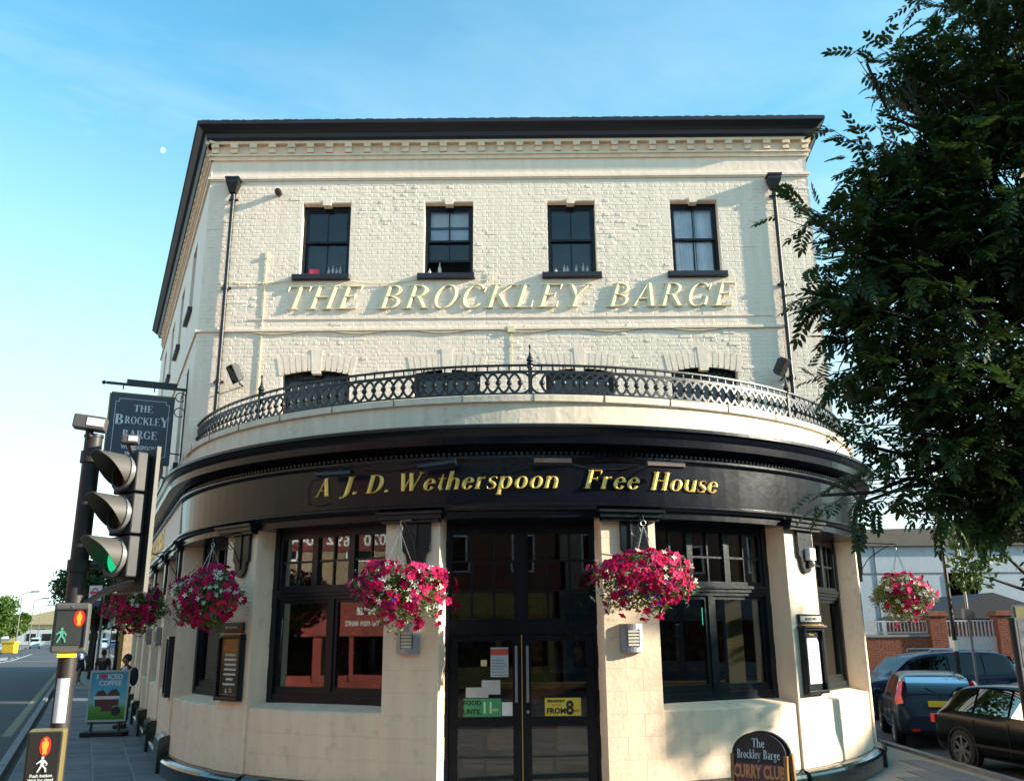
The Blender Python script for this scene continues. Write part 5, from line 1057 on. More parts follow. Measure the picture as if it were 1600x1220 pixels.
def blob_tree(name, label, base, h, lobes, n, size, cm1, seed, trunk_r=.15, parent_group=None, cat='tree'):
    rnd = np.random.default_rng(seed); t = thing(name, label, cat, T(*base)); b = Vector(base); top = b+Vector((0, 0, h)); obj('trunk', MB().tube([b, b.lerp(top, .5)+Vector((.05, 0, 0)), top], [trunk_r, trunk_r*.7, trunk_r*.35], 8), bark, t, smooth=True)
    bm_ = MB(); rr = random.Random(seed)
    for x, y, z, r_ in lobes: limb(bm_, b+Vector((0, 0, h*.55)), (x, y, z), trunk_r*.4, trunk_r*.1, rr, .05, 4)
    obj('limbs', bm_, bark, t, smooth=True)
    w_ = np.array([l_[3]**2 for l_ in lobes]); w_ = w_/w_.sum(); vs = []
    for (x, y, z, r_), f in zip(lobes, w_):
        k = int(n*f); d = rnd.normal(size=(k, 3)); d /= np.linalg.norm(d, axis=1)[:, None]; rad = r_*rnd.random(k)**.4*(1+.25*np.sin(4*d[:, 0]+3*d[:, 2]*2+seed)*np.cos(5*d[:, 1]))
        c = d*rad[:, None]*np.array([1, 1, .8])+np.array([x, y, z]); a = rnd.normal(size=(k, 3))+d*.5; a /= np.linalg.norm(a, axis=1)[:, None]; bb2 = np.cross(a, rnd.normal(size=(k, 3))); bb2 /= np.linalg.norm(bb2, axis=1)[:, None]; s_ = size*rnd.uniform(.6, 1.2, k)[:, None]
        vs.append(np.stack([c-a*s_, c+bb2*s_*.5, c+a*s_, c-bb2*s_*.5], 1).reshape(-1, 3))
    vs = np.concatenate(vs); nq = len(vs)//4; me = bpy.data.meshes.new('crown'); me.from_pydata(vs.tolist(), [], (np.arange(nq*4).reshape(-1, 4)).tolist()); me.materials.append(cm1); o = bpy.data.objects.new('crown', me); COL.objects.link(o); place(o, t, None); return t
lg = leaf_mat('bright_leaf', (.03, .07, .01), (.12, .19, .03), .5, .3); lgd = leaf_mat('mid_leaf', (.02, .05, .012), (.07, .12, .03), .5, .25)
def rl_(cx_, cy_, cz_, r_, k, seed, fl=.7):
    rr = random.Random(seed); return [(cx_+rr.uniform(-1, 1)*r_*.65, cy_+rr.uniform(-1, 1)*r_*.65, cz_+rr.uniform(-1, 1)*r_*fl, r_*rr.uniform(.4, .62)) for _ in range(k)]
blob_tree('street_tree', 'bushy green street tree beyond the parked cars at the right edge', (12.3, 20.2, -.27), 4.6, rl_(12.0, 20, 4.9, 2.1, 9, 2)+[(10.2, 19.6, 3.9, .8), (10.0, 19.8, 3.2, .5)], 9000, .085, lg, 3)
blob_tree('street_tree', 'unseen street tree added past the right edge to dapple the pub wall', (14.5, 10.6, -.15), 4.2, [(13.2, 11.2, 4.6, .7), (14.6, 11.2, 5.6, .9), (14.9, 10.2, 3.8, .7), (13.6, 10.6, 3.6, .5), (14.3, 10.8, 6.6, .6)], 3600, .09, lgd, 4)  # out of frame; added to throw dappled shade on the pub's right side
blob_tree('pavement_tree', 'dark tree behind the traffic light pole further up the left street', (-27.6, 60, GZ), 4.6, rl_(-27.6, 60, 4.8, 2.5, 10, 6, .8)+[(-26.6, 59, 3.2, 1.0), (-25.4, 59, 4.2, 1.1)], 9000, .16, lgd, 7)
blob_tree('pavement_tree', 'second dark tree further along the left pavement', (-22.6, 49.5, GZ), 4, rl_(-22.3, 49.6, 3.9, 1.3, 6, 8), 3500, .13, lgd, 9)
for k, (x, y, r_, lab) in enumerate([(-99, 172, 5.2, 'nearest bright green tree at the left edge beyond the road'), (-109, 195, 4.0, 'second bright green tree from the left edge beyond the road'), (-124.5, 230, 3.4, 'third green tree beyond the road before the yellow building')]):
    blob_tree('roadside_tree', lab, (x, y, -.2), 4, rl_(x, y, 5.3, r_*.85, 10, 30+k, .5), 6000, .42, lg, 20+k, .25)
for k, (x, y, r_, h, lab) in enumerate([(-190, 392, 5, 19, 'tall dark far tree on the left behind the yellow building'), (-181, 392, 4.5, 17, 'far tree in the middle behind the yellow building'), (-172, 388, 5, 16, 'far tree on the right behind the yellow building'), (-163, 380, 8, 9, 'low broad far tree right of the yellow building')]):
    blob_tree('far_tree', lab, (x, y, -.2), h*.8, [(x, y, h*f, r_*(1.1-f*.55)) for f in (.35, .55, .75, .92)], 2200, .8, lgd, 40+k, .4)
# ------------------------------------------------------------------ cars
def car(label, x, y, heading, col, L_=4.2, W_=1.72, H_=1.45, kind='hatch', z=-.266, plate=None, cat='car', name='parked_car', rough=.16, roofrack=False, reartaillow=False):
    M = T(x, y, z) @ RZ(heading); t = thing(name, label, cat, M); hw = W_/2; pm_ = mat('car_paint_%d' % int(abs(hash(col)) % 9999), col, rough, metal=0., var=.03, coat=.06, spec=.14)
    Z = H_; bl_ = .58*Z+.05; S = lambda xs, n: xs
    # stations along the car: x, half width, belt z, roof z, half roof width, low z
    if kind == 'hatch': st = [(-.5, .80, .62, .62, .55, .32), (-.485, .93, .60*Z, .60*Z, .70, .24), (-.455, .985, .66*Z, .70*Z, .72, .22), (-.40, 1, .66*Z, .90*Z, .70, .20), (-.34, 1, .655*Z, .97*Z, .70, .2), (-.2, 1, .65*Z, 1.0*Z, .70, .18), (0, 1, .635*Z, .995*Z, .70, .18), (.12, 1, .625*Z, .93*Z, .69, .18), (.27, .99, .61*Z, .63*Z, .66, .2), (.38, .96, .56*Z, .57*Z, .6, .22), (.46, .88, .48*Z, .49*Z, .5, .24), (.5, .72, .38*Z, .39*Z, .4, .28)]
    elif kind == 'suv': st = [(-.5, .85, .60*Z, .60*Z, .62, .34), (-.49, .96, .62*Z, .66*Z, .74, .28), (-.455, 1, .63*Z, .93*Z, .76, .26), (-.40, 1, .63*Z, .985*Z, .76, .25), (-.2, 1, .62*Z, 1.*Z, .76, .25), (.02, 1, .61*Z, .98*Z, .75, .25), (.12, 1, .605*Z, .92*Z, .74, .25), (.25, 1, .60*Z, .62*Z, .7, .25), (.38, .97, .57*Z, .58*Z, .6, .26), (.47, .9, .50*Z, .51*Z, .5, .28), (.5, .78, .40*Z, .41*Z, .4, .3)]
    elif kind == 'van': st = [(-.5, .95, .5*Z, .96*Z, .88, .3), (-.49, 1, .5*Z, 1*Z, .9, .26), (0, 1, .5*Z, 1*Z, .9, .25), (.2, 1, .5*Z, .98*Z, .88, .25), (.3, 1, .5*Z, .9*Z, .84, .25), (.40, .99, .49*Z, .52*Z, .7, .25), (.48, .92, .42*Z, .43*Z, .6, .26), (.5, .8, .33*Z, .34*Z, .5, .3)]
    else: st = [(-.5, .80, .55*Z, .55*Z, .6, .3), (-.47, .95, .64*Z, .65*Z, .66, .25), (-.36, .99, .66*Z, .68*Z, .70, .22), (-.24, 1, .655*Z, .93*Z, .68, .2), (-.12, 1, .65*Z, 1*Z, .68, .18), (.04, 1, .64*Z, .98*Z, .68, .18), (.13, 1, .63*Z, .92*Z, .68, .18), (.27, .99, .61*Z, .62*Z, .66, .2), (.4, .95, .56*Z, .57*Z, .6, .22), (.47, .87, .48*Z, .49*Z, .5, .24), (.5, .72, .38*Z, .39*Z, .4, .28)]
    rows = []
    for a, w_, zb, zr, rw, lo in st:
        w_ *= hw; x_ = a*L_; zm = lo+(zb-lo)*.5
        half = [(w_*.88, lo), (w_*.985, lo+.07), (w_, zm), (w_*.99, zb-.10), (w_*.955, zb)]
        half += [((w_*.93*(1-f)+rw*hw*f) if zr > zb+.05 else w_*.90*(1-f*.6), zb+(zr-zb)*g) for f, g in ((.55, .55), (1, .93))]+[(rw*hw*.8 if zr > zb+.05 else w_*.3, zr)]
        rows.append([(x_, -p, q_) for p, q_ in half]+[(x_, p, q_) for p, q_ in half[::-1]])
    b = MB(); b.grid(rows, M, close=True); n = len(rows[0]); b.add(rows[0], [tuple(range(n))], M); b.add(rows[-1], [tuple(range(n-1, -1, -1))], M)
    me = b.mesh('body', pm_, True); bm = bmesh.new(); bm.from_mesh(me); bmesh.ops.recalc_face_normals(bm, faces=bm.faces); bm.to_mesh(me); bm.free(); o = obj('body', me, None, t); mo = o.modifiers.new('sub', 'SUBSURF'); mo.levels = 1; mo.render_levels = 2
    # glass panels laid just proud of the cabin
    def P_(a, f, side=1):      # point on cabin side at station coordinate a, height fraction f
        for s0_, s1_ in zip(st[:-1], st[1:]):
            if s0_[0] <= a <= s1_[0]:
                k = (a-s0_[0])/(s1_[0]-s0_[0]); v_ = [u+(w_-u)*k for u, w_ in zip(s0_, s1_)]; break
        zb, zr = v_[2], v_[3]; w0 = v_[1]*hw*.955; w1 = v_[4]*hw; zz_ = zb+(zr-zb)*f; return Vector((a*L_, side*(w0+(w1-w0)*f*.98+.006), zz_))
    big = [s_[0] for s_ in st if s_[3] > s_[2]+.18*Z]; a0, a1 = min(big)-.01, max(big)+.05
    cuts = [a0+.02, a0+(a1-a0)*.30, a0+(a1-a0)*.62, a1-.01] if kind != 'van' else [.12, .20, .30, .33]
    for sd_ in (-1, 1):
        for c0, c1 in zip(cuts[:-1], cuts[1:]):
            g = MB(); rr = []
            for i in range(5): a = c0+.006+(c1-c0-.012)*i/4; rr.append([P_(a, .05, sd_), P_(a, .45, sd_)+Vector((0, sd_*.006, 0)), P_(a, .84, sd_)])
            g.grid(rr, M); obj('side_window', g, carglass, t, smooth=True)
        ln_ = MB(); 
        for c0 in (cuts[1], cuts[2], cuts[3] if kind != 'van' else cuts[2]): xx = c0*L_; ln_.box(xx-.005, xx+.005, sd_*hw*1.001-.004, sd_*hw*1.001+.004, .3, bl_*.96, M)
        ln_.box(-.38*L_, .3*L_, sd_*hw*1.0-.012, sd_*hw*1.0+.012, .40, .44, M); obj('door_seam', ln_, tyre, t)
        obj('mirror', MB().ball((cuts[-1]*L_-.08, sd_*(hw+.09), .66*Z), (.06, .09, .065), M, 8, 6), pm_, t, smooth=True)
        obj('tail_light', MB().box(-.494*L_, -.468*L_, sd_*hw*.90-.06, sd_*hw*.90+.06, .50*Z, .60*Z, M) if not (kind == 'hatch' and reartaillow) else MB().add([(-.497*L_, sd_*hw*.84, .60*Z), (-.47*L_, sd_*hw*.985, .58*Z), (-.455*L_, sd_*hw*1.0, .64*Z), (-.405*L_, sd_*hw*.84, .88*Z), (-.425*L_, sd_*hw*.76, .90*Z), (-.475*L_, sd_*hw*.86, .70*Z), (-.2*L_, sd_*hw*.4, .7*Z)], [(0, 1, 2, 5), (5, 2, 3, 4), (0, 5, 6), (5, 4, 6), (4, 3, 6), (3, 2, 6), (2, 1, 6), (1, 0, 6)], M), mat('tail_light_red', (.55, .02, .01), .2, coat=.5), t)
        obj('headlight', MB().box(.445*L_, .485*L_, sd_*hw*.70-.12, sd_*hw*.70+.12, .40*Z, .48*Z, M), mat('headlight_glass', (.5, .5, .52), .15), t)
    def across(aL, aH, zf0, zf1, wL, nm):
        z0 = P_(aL, 0)[2]; s_lo = aL; g = MB(); rr = []
        for f in (0, .5, 1):
            a = aL+(aH-aL)*f; p = P_(a, .98 if True else 0); rr.append([(a*L_-(.012 if aL < 0 else -.014), k*(p.y-.03), p.z+.014) for k in (-1, -.5, 0, .5, 1)])
        g.grid(rr, M); obj(nm, g, carglass, t, smooth=True)
    lo_r = [s_ for s_ in st if s_[3] > s_[2]+.01]; ra = {'hatch': (-.452, -.375), 'suv': (-.488, -.458), 'saloon': (-.35, -.23), 'van': (-.5, -.5)}[kind]; wa = {'hatch': (.25, .13), 'suv': (.235, .13), 'saloon': (.26, .135), 'van': (.39, .31)}[kind]
    if kind != 'van': across(ra[0], ra[1], 0, 1, 1, 'rear_window')
    across(wa[0], wa[1], 0, 1, 1, 'windscreen')
    wr = .315 if kind != 'suv' else .36
    for ax in (-.31, .31):
        for sd_ in (-1, 1):
            Mw = M @ T(ax*L_, sd_*(hw-.085), wr) @ RX(-sd_*PI/2); w_ = MB().lathe([(.0001, -.10), (wr*.9, -.10), (wr, -.07), (wr, .07), (wr*.93, .10), (wr*.72, .105), (wr*.68, .085)], 24, Mw); wo_ = obj('wheel', w_, tyre, t, smooth=2)
            obj('wheel_arch', MB().lathe([(.0001, .0), (wr*1.17, .0), (wr*1.17, .092), (wr*1.10, .094), (wr*1.10, .0)], 24, Mw), tyre, t, smooth=2)
            rm = MB().lathe([(wr*.68, .085), (wr*.70, .108), (wr*.66, .108), (wr*.62, .06), (.0001, .05)], 24, Mw)
            for k in range(7): rm.box(-.024, .024, 0, wr*.66, .07, .10, Mw @ RZ(k*2*PI/7))
            rm.lathe([(.0001, .108), (.05, .106), (.06, .08)], 10, Mw); obj('rim', rm, mat('alloy_rim', (.32, .32, .32), .35, metal=.8), wo_, smooth=2)
    obj('bumper', MB().box(-.506*L_, -.47*L_, -hw*.78, hw*.78, .36, .50, M), tyre if kind == 'suv' else pm_, t)
    rp = MB().box(-.512*L_, -.5*L_, -.26, .26, .56*Z, .56*Z+.11, M); obj('number_plate', rp, mat('plate_yellow', (.75, .50, .04), .4), t)
    if plate: text('lettering', plate, .09, dkink, t, M @ T(-.5125*L_, 0, .56*Z+.02) @ RZ(-PI/2), bold=.002)
    obj('reflector', MB().box(-.508*L_, -.495*L_, hw*.55, hw*.72, .34, .39, M).box(-.508*L_, -.495*L_, -hw*.72, -hw*.55, .34, .39, M), mat('tail_light_red', (0, 0, 0)), t)
    if kind == 'hatch': obj('wiper', MB().tube([(-.462*L_, -.05, .69*Z), (-.435*L_, .25, .80*Z)], .01, 5, M), tyre, t)
    if roofrack:
        for sd_ in (-1, 1): obj('roof_rail', MB().tube([(-.36*L_, sd_*hw*.66, Z*.99), (-.33*L_, sd_*hw*.66, Z*1.015), (.0, sd_*hw*.66, Z*1.015), (.05, sd_*hw*.66, Z*.98)], .018, 6, M), grey, t)
    return t
car('dark blue grey hatchback with tall red tail lights nearest the pub wall', 9.0, 20.5, R(74), (.018, .028, .045), 4.15, 1.70, 1.43, 'hatch', reartaillow=True)
car('black car with bronze reflections cut off by the right edge', 8.70, 14.95, R(-78), (.004, .004, .005), 4.3, 1.75, 1.38, 'hatch')
car('dark blue tall estate car with roof rails behind the hatchback', 11.2, 25.6, R(184), (.012, .018, .045), 4.7, 1.85, 1.72, 'suv', roofrack=True)
car('pale silver blue saloon between the tall estate car and the right edge', 13.3, 22.6, R(166), (.14, .20, .27), 4.4, 1.75, 1.40, 'saloon')
car('deep blue car with red tail light under the brick wall', 15.3, 27.3, R(12), (.012, .03, .10), 4.2, 1.75, 1.42, 'hatch')
# ------------------------------------------------------------------ brick boundary wall with railings beyond the cars
YB = 30.
t = thing('boundary_wall', 'red brick wall with square piers and white railings behind the parked cars', 'brick wall', T(9, YB, -.27)); mort = mat('mortar', (.26, .20, .15), .9)
obj('wall_core', MB().box(7, 14.1, YB, YB+.2, -.27, 1.78).box(15.75, 22, YB, YB+.2, -.27, 1.78), mort, t); obj('coping', MB().box(7, 14.1, YB-.05, YB+.25, 1.78, 1.86).box(15.75, 22, YB-.05, YB+.25, 1.78, 1.86), kerbm, t)
bk = MB(); rnd = random.Random(2)
def bfield(mb, x0, x1, z0, z1, y):
    z = z0; r_ = 0
    while z < z1-.05:
        x = x0-(.1125 if r_ % 2 else 0)
        while x < x1:
            a, b_ = max(x0, x), min(x1, x+.215)
            if b_-a > .03: d = rnd.uniform(.008, .014); mb.add([(a, y, z), (b_, y, z), (b_, y, z+.065), (a, y, z+.065), (a, y-d, z), (b_, y-d, z), (b_, y-d, z+.065), (a, y-d, z+.065)], [(0, 1, 5, 4), (1, 2, 6, 5), (2, 3, 7, 6), (3, 0, 4, 7), (4, 5, 6, 7)])
            x += .225
        z += .075; r_ += 1
bfield(bk, 9, 14.1, -.2, 1.78, YB); bfield(bk, 15.75, 21, -.2, 1.78, YB)
for xp in (13.55, 15.75, 18.6): 
    bevel(obj('pier', MB().box(xp-.02, xp+.52, YB-.14, YB+.34, -.27, 2.42).box(xp-.08, xp+.58, YB-.20, YB+.40, 2.42, 2.50).box(xp-.03, xp+.53, YB-.15, YB+.35, 2.5, 2.58), brickr, t), .01); bfield(bk, xp-.02, xp+.52, -.2, 2.42, YB-.145)
obj('brickwork', bk, brickr, t, stuff=True); wm = mat('railing_white', (.42, .43, .43), .5)
def railp(x0, x1, z0, z1, nm='railing_panel'):
    r_ = MB(); r_.box(x0, x1, YB+.06, YB+.10, z1-.05, z1); r_.box(x0, x1, YB+.06, YB+.10, z0, z0+.04); x = x0+.05
    while x < x1: r_.box(x, x+.025, YB+.07, YB+.09, z0+.04, z1-.05); x += .12
    obj(nm, r_, wm, t)
railp(9, 13.5, 1.9, 2.3); railp(16.3, 18.55, 1.9, 2.35); railp(19.2, 22, 1.9, 2.35)
t = thing('white_gate', 'white solid gate with barred top between the brick piers', 'gate', T(14.9, YB, -.27)); obj('gate_panel', MB().box(14.1, 15.72, YB+.05, YB+.09, -.1, 1.72), mat('gate_white', (.48, .50, .50), .6), t)
r_ = MB(); r_.box(14.1, 15.72, YB+.05, YB+.09, 1.72, 1.78); r_.box(14.1, 15.72, YB+.05, YB+.09, 2.25, 2.30)
for k in range(13): r_.box(14.14+k*.125, 14.18+k*.125, YB+.055, YB+.085, 1.78, 2.25)
obj('gate_bars', r_, wm, t)
t = thing('white_building', 'plain pale building with sloping roof line behind the brick wall', 'building', T(15, 40, -.27)); wbm = mat('pale_render', (.42, .46, .50), .8, var=.08)
obj('wall', MB().hprism([(12, 40), (30, 40), (30, 52), (12, 52)], -.27, 5.6), wbm, t); obj('roof', MB().prism([(11.8, 5.6), (30.2, 5.6), (29.5, 6.5), (12.6, 6.3)], 39.8, 52.2), mat('brown_roof', (.16, .13, .10), .8), t)
obj('window', MB().box(19.2, 20.4, 39.94, 40.0, 3.2, 4.4), carglass, t); obj('cladding_joint', MB().box(12, 30, 39.97, 40, 4.4, 4.44).box(16, 16.04, 39.97, 40, 0, 5.6), mgrey, t)
t = thing('low_building', 'low dark roofed brick building showing above the white gate', 'building', T(17, 35, -.27)); obj('wall', MB().box(15.6, 20.6, 35, 38.5, -.27, 2.4), brickr, t); obj('roof', MB().prism([(15.2, 2.4), (21., 2.4), (18.2, 3.35)], 34.6, 38.8), mat('roof_slate', (0, 0, 0)), t)
t = thing('lamp_post', 'thin black lamp post standing before the white gate', 'lamp post', T(10.65, 22.3, -.27)); obj('pole', MB().tube([(10.65, 22.3, -.27), (10.65, 22.3, 6.5)], [.06, .04], 8), iron, t); obj('white_band', MB().tube([(10.65, 22.3, 1.5), (10.65, 22.3, 1.75)], .065, 8), white, t); obj('lamp_shade', MB().lathe([(.05, 6.5), (.22, 6.6), (.22, 6.75), (.05, 6.9)], 10, T(10.65, 22.3, 0)), iron, t)
t = thing('sign_post', 'thin pale post with a small box near the right edge', 'post', T(11.4, 23.0, -.27)); obj('pole', MB().tube([(11.4, 23, -.27), (11.4, 23, 4.6)], .035, 8), grey, t); obj('box', MB().box(11.27, 11.53, 22.9, 23.05, 2.25, 2.5), mgrey, t)
t = thing('dark_post', 'dark upright post in front of the black car at the right edge', 'post', T(6.0, 11.05, GZ)); obj('pole', MB().tube([(6.0, 11.05, GZ), (6.0, 11.05, 2.12)], .042, 12), polem, t, smooth=2); obj('cap', MB().lathe([(.05, 0), (.05, .03), (.0001, .045)], 12, T(6, 11.05, 2.1)), polem, t)
t = thing('poster_board', 'yellow topped poster panel at the right edge behind the dark post', 'poster', T(7.6, 13.6, GZ)); obj('backplate', MB().box(7.42, 8.3, 13.6, 13.66, 1.45, 2.35), grey, t); obj('poster', MB().box(7.45, 8.27, 13.585, 13.6, 1.48, 2.15), mat('pale_poster', (.4, .38, .36), .6, var=.5, vscale=6), t); obj('yellow_header', MB().box(7.45, 8.27, 13.585, 13.6, 2.15, 2.32), mat('header_yellow', (.45, .36, .15), .6), t); obj('pole', MB().tube([(7.9, 13.7, -.27), (7.9, 13.7, 2.3)], .04, 8), grey, t)
# ------------------------------------------------------------------ people on the left pavement
def skin(name, V, E, Rr, m, parent, M):
    me = bpy.data.meshes.new(name); me.from_pydata(V, E, []); me.materials.append(m); o = bpy.data.objects.new(name, me); COL.objects.link(o); place(o, parent, M)
    o.modifiers.new('skin', 'SKIN')
    if not me.skin_vertices: return o
    for i, r_ in enumerate(Rr): me.skin_vertices[0].data[i].radius = r_ if isinstance(r_, tuple) else (r_, r_); me.skin_vertices[0].data[i].use_root = (i == 0)
    s_ = o.modifiers.new('sub', 'SUBSURF'); s_.levels = 2; s_.render_levels = 2; return o
def person(label, x, y, yaw, h, skin_c, shirt, trousers, hair, bag=None, skirt=False, stride=.12):
    k = h/1.75; M = T(x, y, GZ+.0) @ RZ(yaw) @ Matrix.Scale(k, 4); t = thing('person', label, 'person', T(x, y, GZ)); sk = mat('skin_%s' % str(skin_c[0])[2:], skin_c, .6); sm = mat('shirt_%d' % int(sum(shirt)*9999), shirt, .8, var=.1); tm = mat('trousers_%d' % int(sum(trousers)*9999), trousers, .8, var=.1); hm = mat('hair_%d' % int(sum(hair)*9999), hair, .6)
    d = stride
    V = [(0, 0, .95), (0, 0, 1.15), (0, .0, 1.40), (0, .0, 1.50), (0, -.01, 1.58), (.09, 0, .90), (.10, -d*.4, .50), (.10, d*.2, .08), (.10, d*.2-.12, .04), (-.09, 0, .90), (-.10, d*.6, .50), (-.10, -d*.2+.1, .08), (-.10, -d*.2-.04, .04),
         (.19, 0, 1.42), (.25, .03, 1.15), (.23, -.10, .93), (-.19, 0, 1.42), (-.25, -.03, 1.15), (-.23, -.13, .95), (.22, -.14, .86), (-.22, -.17, .88)]
    E_ = [(0, 1), (1, 2), (2, 3), (3, 4), (0, 5), (5, 6), (6, 7), (7, 8), (0, 9), (9, 10), (10, 11), (11, 12), (2, 13), (13, 14), (14, 15), (2, 16), (16, 17), (17, 18), (15, 19), (18, 20)]
    Rr = [(.13, .10), (.12, .09), (.15, .10), .055, .05, .085, .058, .04, .035, .085, .058, .04, .035, .055, .042, .032, .055, .042, .032, .028, .028]
    skin('body', V, E_, Rr, sk, t, M)
    hd = MB(); hd.ball((0, -.015, 1.64), (.078, .098, .118), None, 16, 12); hd.ball((0, -.115, 1.625), (.013, .02, .02), None, 6, 5)
    for e_ in (-1, 1): hd.ball((e_*.078, 0, 1.63), (.012, .022, .03), None, 6, 5)
    obj('head', hd, sk, t, M, smooth=True); obj('hair', MB().ball((0, .012, 1.675), (.088, .105, .105), None, 14, 8), hm, t, M, smooth=True)
    fc = MB(); 
    for e_ in (-1, 1): fc.ball((e_*.03, -.105, 1.65), (.012, .006, .007), None, 6, 4)
    fc.box(-.022, .022, -.111, -.103, 1.575, 1.583); obj('face_features', fc, dkink, t, M)
    skin('shirt', [(0, 0, .98), (0, 0, 1.18), (0, 0, 1.41), (0, 0, 1.48), (.20, 0, 1.42), (.255, .03, 1.20), (-.20, 0, 1.42), (-.255, -.03, 1.20)], [(0, 1), (1, 2), (2, 3), (2, 4), (4, 5), (2, 6), (6, 7)], [(.165, .125), (.155, .12), (.185, .125), .07, .075, .06, .075, .06], sm, t, M)
    if skirt: obj('skirt', MB().lathe([(.14, 1.05), (.17, .9), (.20, .72), (.21, .62), (.19, .62), (.1, 1.0)], 14), tm, t, M, smooth=True)
    else: skin('trousers', [(0, 0, 1.0), (.09, 0, .90), (.10, -d*.4, .50), (.10, d*.2, .12), (-.09, 0, .90), (-.10, d*.6, .50), (-.10, -d*.2+.1, .12)], [(0, 1), (1, 2), (2, 3), (0, 4), (4, 5), (5, 6)], [(.15, .12), .105, .08, .065, .105, .08, .065], tm, t, M)
    for sx_, yy in ((.10, d*.2-.06), (-.10, -d*.2+.03)):
        bevel(obj('shoe', MB().box(sx_-.045, sx_+.045, yy-.13, yy+.12, 0, .09), mat('shoe_%s' % ('white' if skirt else 'dark'), (.6, .6, .6) if skirt else (.03, .03, .03), .6), t, M), .02)
    if bag: 
        b = MB().ball((0, .20, 1.22), (.17, .11, .23), None, 12, 8); obj('backpack', b, mat('bag_%d' % int(sum(bag)*9999), bag, .7), t, M, smooth=True)
        obj('strap', MB().tube([(.1, .12, 1.42), (.11, .0, 1.52), (.11, -.13, 1.38), (.12, -.12, 1.15)], .022, 6).tube([(-.1, .12, 1.42), (-.11, .0, 1.52), (-.11, -.13, 1.38), (-.12, -.12, 1.15)], .022, 6), mat('bag_%d' % int(sum(bag)*9999), bag, .7), t, M)
    return t
person('person in a white T shirt with a dark backpack behind the coffee sign', -9.62, 23.0, R(-75), 1.72, (.30, .15, .09), (.62, .64, .66), (.03, .035, .05), (.012, .008, .006), bag=(.015, .018, .03))
person('person in black seen from behind, between the other two walkers', -14.2, 32.0, R(170), 1.72, (.16, .08, .05), (.010, .010, .012), (.015, .015, .02), (.01, .008, .006), stride=.3)
person('person in dark skirt and white shoes walking away up the pavement', -20.4, 43.6, R(160), 1.72, (.22, .11, .07), (.02, .02, .03), (.015, .015, .025), (.03, .02, .01), skirt=True, stride=.35)
# ------------------------------------------------------------------ far end of the left street
def lampp(x, y, h, lab):
    t = thing('street_lamp', lab, 'street lamp', T(x, y, -.2), 'street lamps down the left street'); obj('pole', MB().tube([(x, y, -.2), (x, y, h)], [.12, .07], 8), mgrey, t); obj('arm', MB().tube([(x, y, h), (x+.6, y, h+.35), (x+2.2, y, h+.45)], .06, 6), mgrey, t); obj('lamp_head', MB().box(x+1.6, x+3.0, y-.2, y+.2, h+.40, h+.62), mgrey, t)
for k, (x, y, h, lab) in enumerate([(-85.5, 158, 9.2, 'nearest street lamp above the green trees'), (-98, 186, 9.2, 'second street lamp behind the green trees'), (-113, 218, 9, 'third street lamp over the end of the green trees'), (-128, 256, 9, 'farthest street lamp before the yellow building')]): lampp(x, y, h, lab)
t = thing('yellow_building', 'sunlit low yellow building with hipped roof at the end of the left street', 'building', T(-166, 330, -.2)); ym_ = mat('yellow_render', (.62, .48, .26), .8)
obj('wall', MB().hprism([(-181, 330), (-147, 330), (-147, 350), (-181, 350)], -.2, 6.5), ym_, t); obj('roof', MB().prism([(-182, 6.5), (-146, 6.5), (-152, 10.2), (-166, 11.4), (-176, 9.2)], 329, 351), mat('yellow_roof', (.60, .46, .25), .8), t); 
for k in range(5): obj('window', MB().box(-178+k*6.2, -175+k*6.2, 329.9, 330, 2.6, 5), carglass, t)
t = thing('white_shop_row', 'long white and red roofed low shop beyond the far junction', 'building', T(-140, 300, -.2)); obj('wall', MB().box(-160, -128, 296, 306, -.2, 4.4), mat('shop_white', (.7, .66, .62), .7), t); obj('roof', MB().box(-138, -120, 294, 308, 4.4, 5.0), mat('shop_red_roof', (.3, .07, .06), .7), t)
for k in range(6): obj('window', MB().box(-157+k*5, -154+k*5, 295.9, 296, 1, 3.2), carglass, t)
car('white van driving toward the camera far down the left street', -97.5, 196, R(-66), (.6, .6, .62), 5, 2.0, 2.4, 'van', cat='van', name='van'); car('pale blue van parked at the far trees', -104, 200, R(-66), (.35, .45, .52), 5, 2.0, 2.3, 'van', cat='van', name='van')
car('far blue and white car on the left lane near the traffic light pole', -84, 178, R(-66), (.35, .45, .6), 4.5, 1.9, 2.0, 'van', cat='car', name='moving_car'); car('small red car far down the left street in front of the white van', -89, 181, R(-66), (.35, .03, .03), 4.1, 1.7, 1.4, 'saloon', name='moving_car'); car('dark blue car far down the left street beside the red car', -93, 192, R(-66), (.02, .06, .16), 4.1, 1.7, 1.4, 'saloon', name='moving_car')
car('grey car parked at the far left edge under the trees', -76, 135, R(-66), (.2, .25, .3), 4.2, 1.75, 1.45, 'hatch', name='moving_car')
t = thing('yellow_salt_bin', 'bright yellow bin on the traffic island at the left edge', 'bin', T(-71, 130, -.1)); bevel(obj('bin_body', MB().box(-71.9, -70.2, 129.4, 130.6, -.1, 1.25), mat('bin_yellow', (.70, .42, .01), .5), t), .08); bevel(obj('lid', MB().box(-72, -70.1, 129.3, 130.7, 1.27, 1.5), mat('bin_yellow', (0, 0, 0)), t), .06)
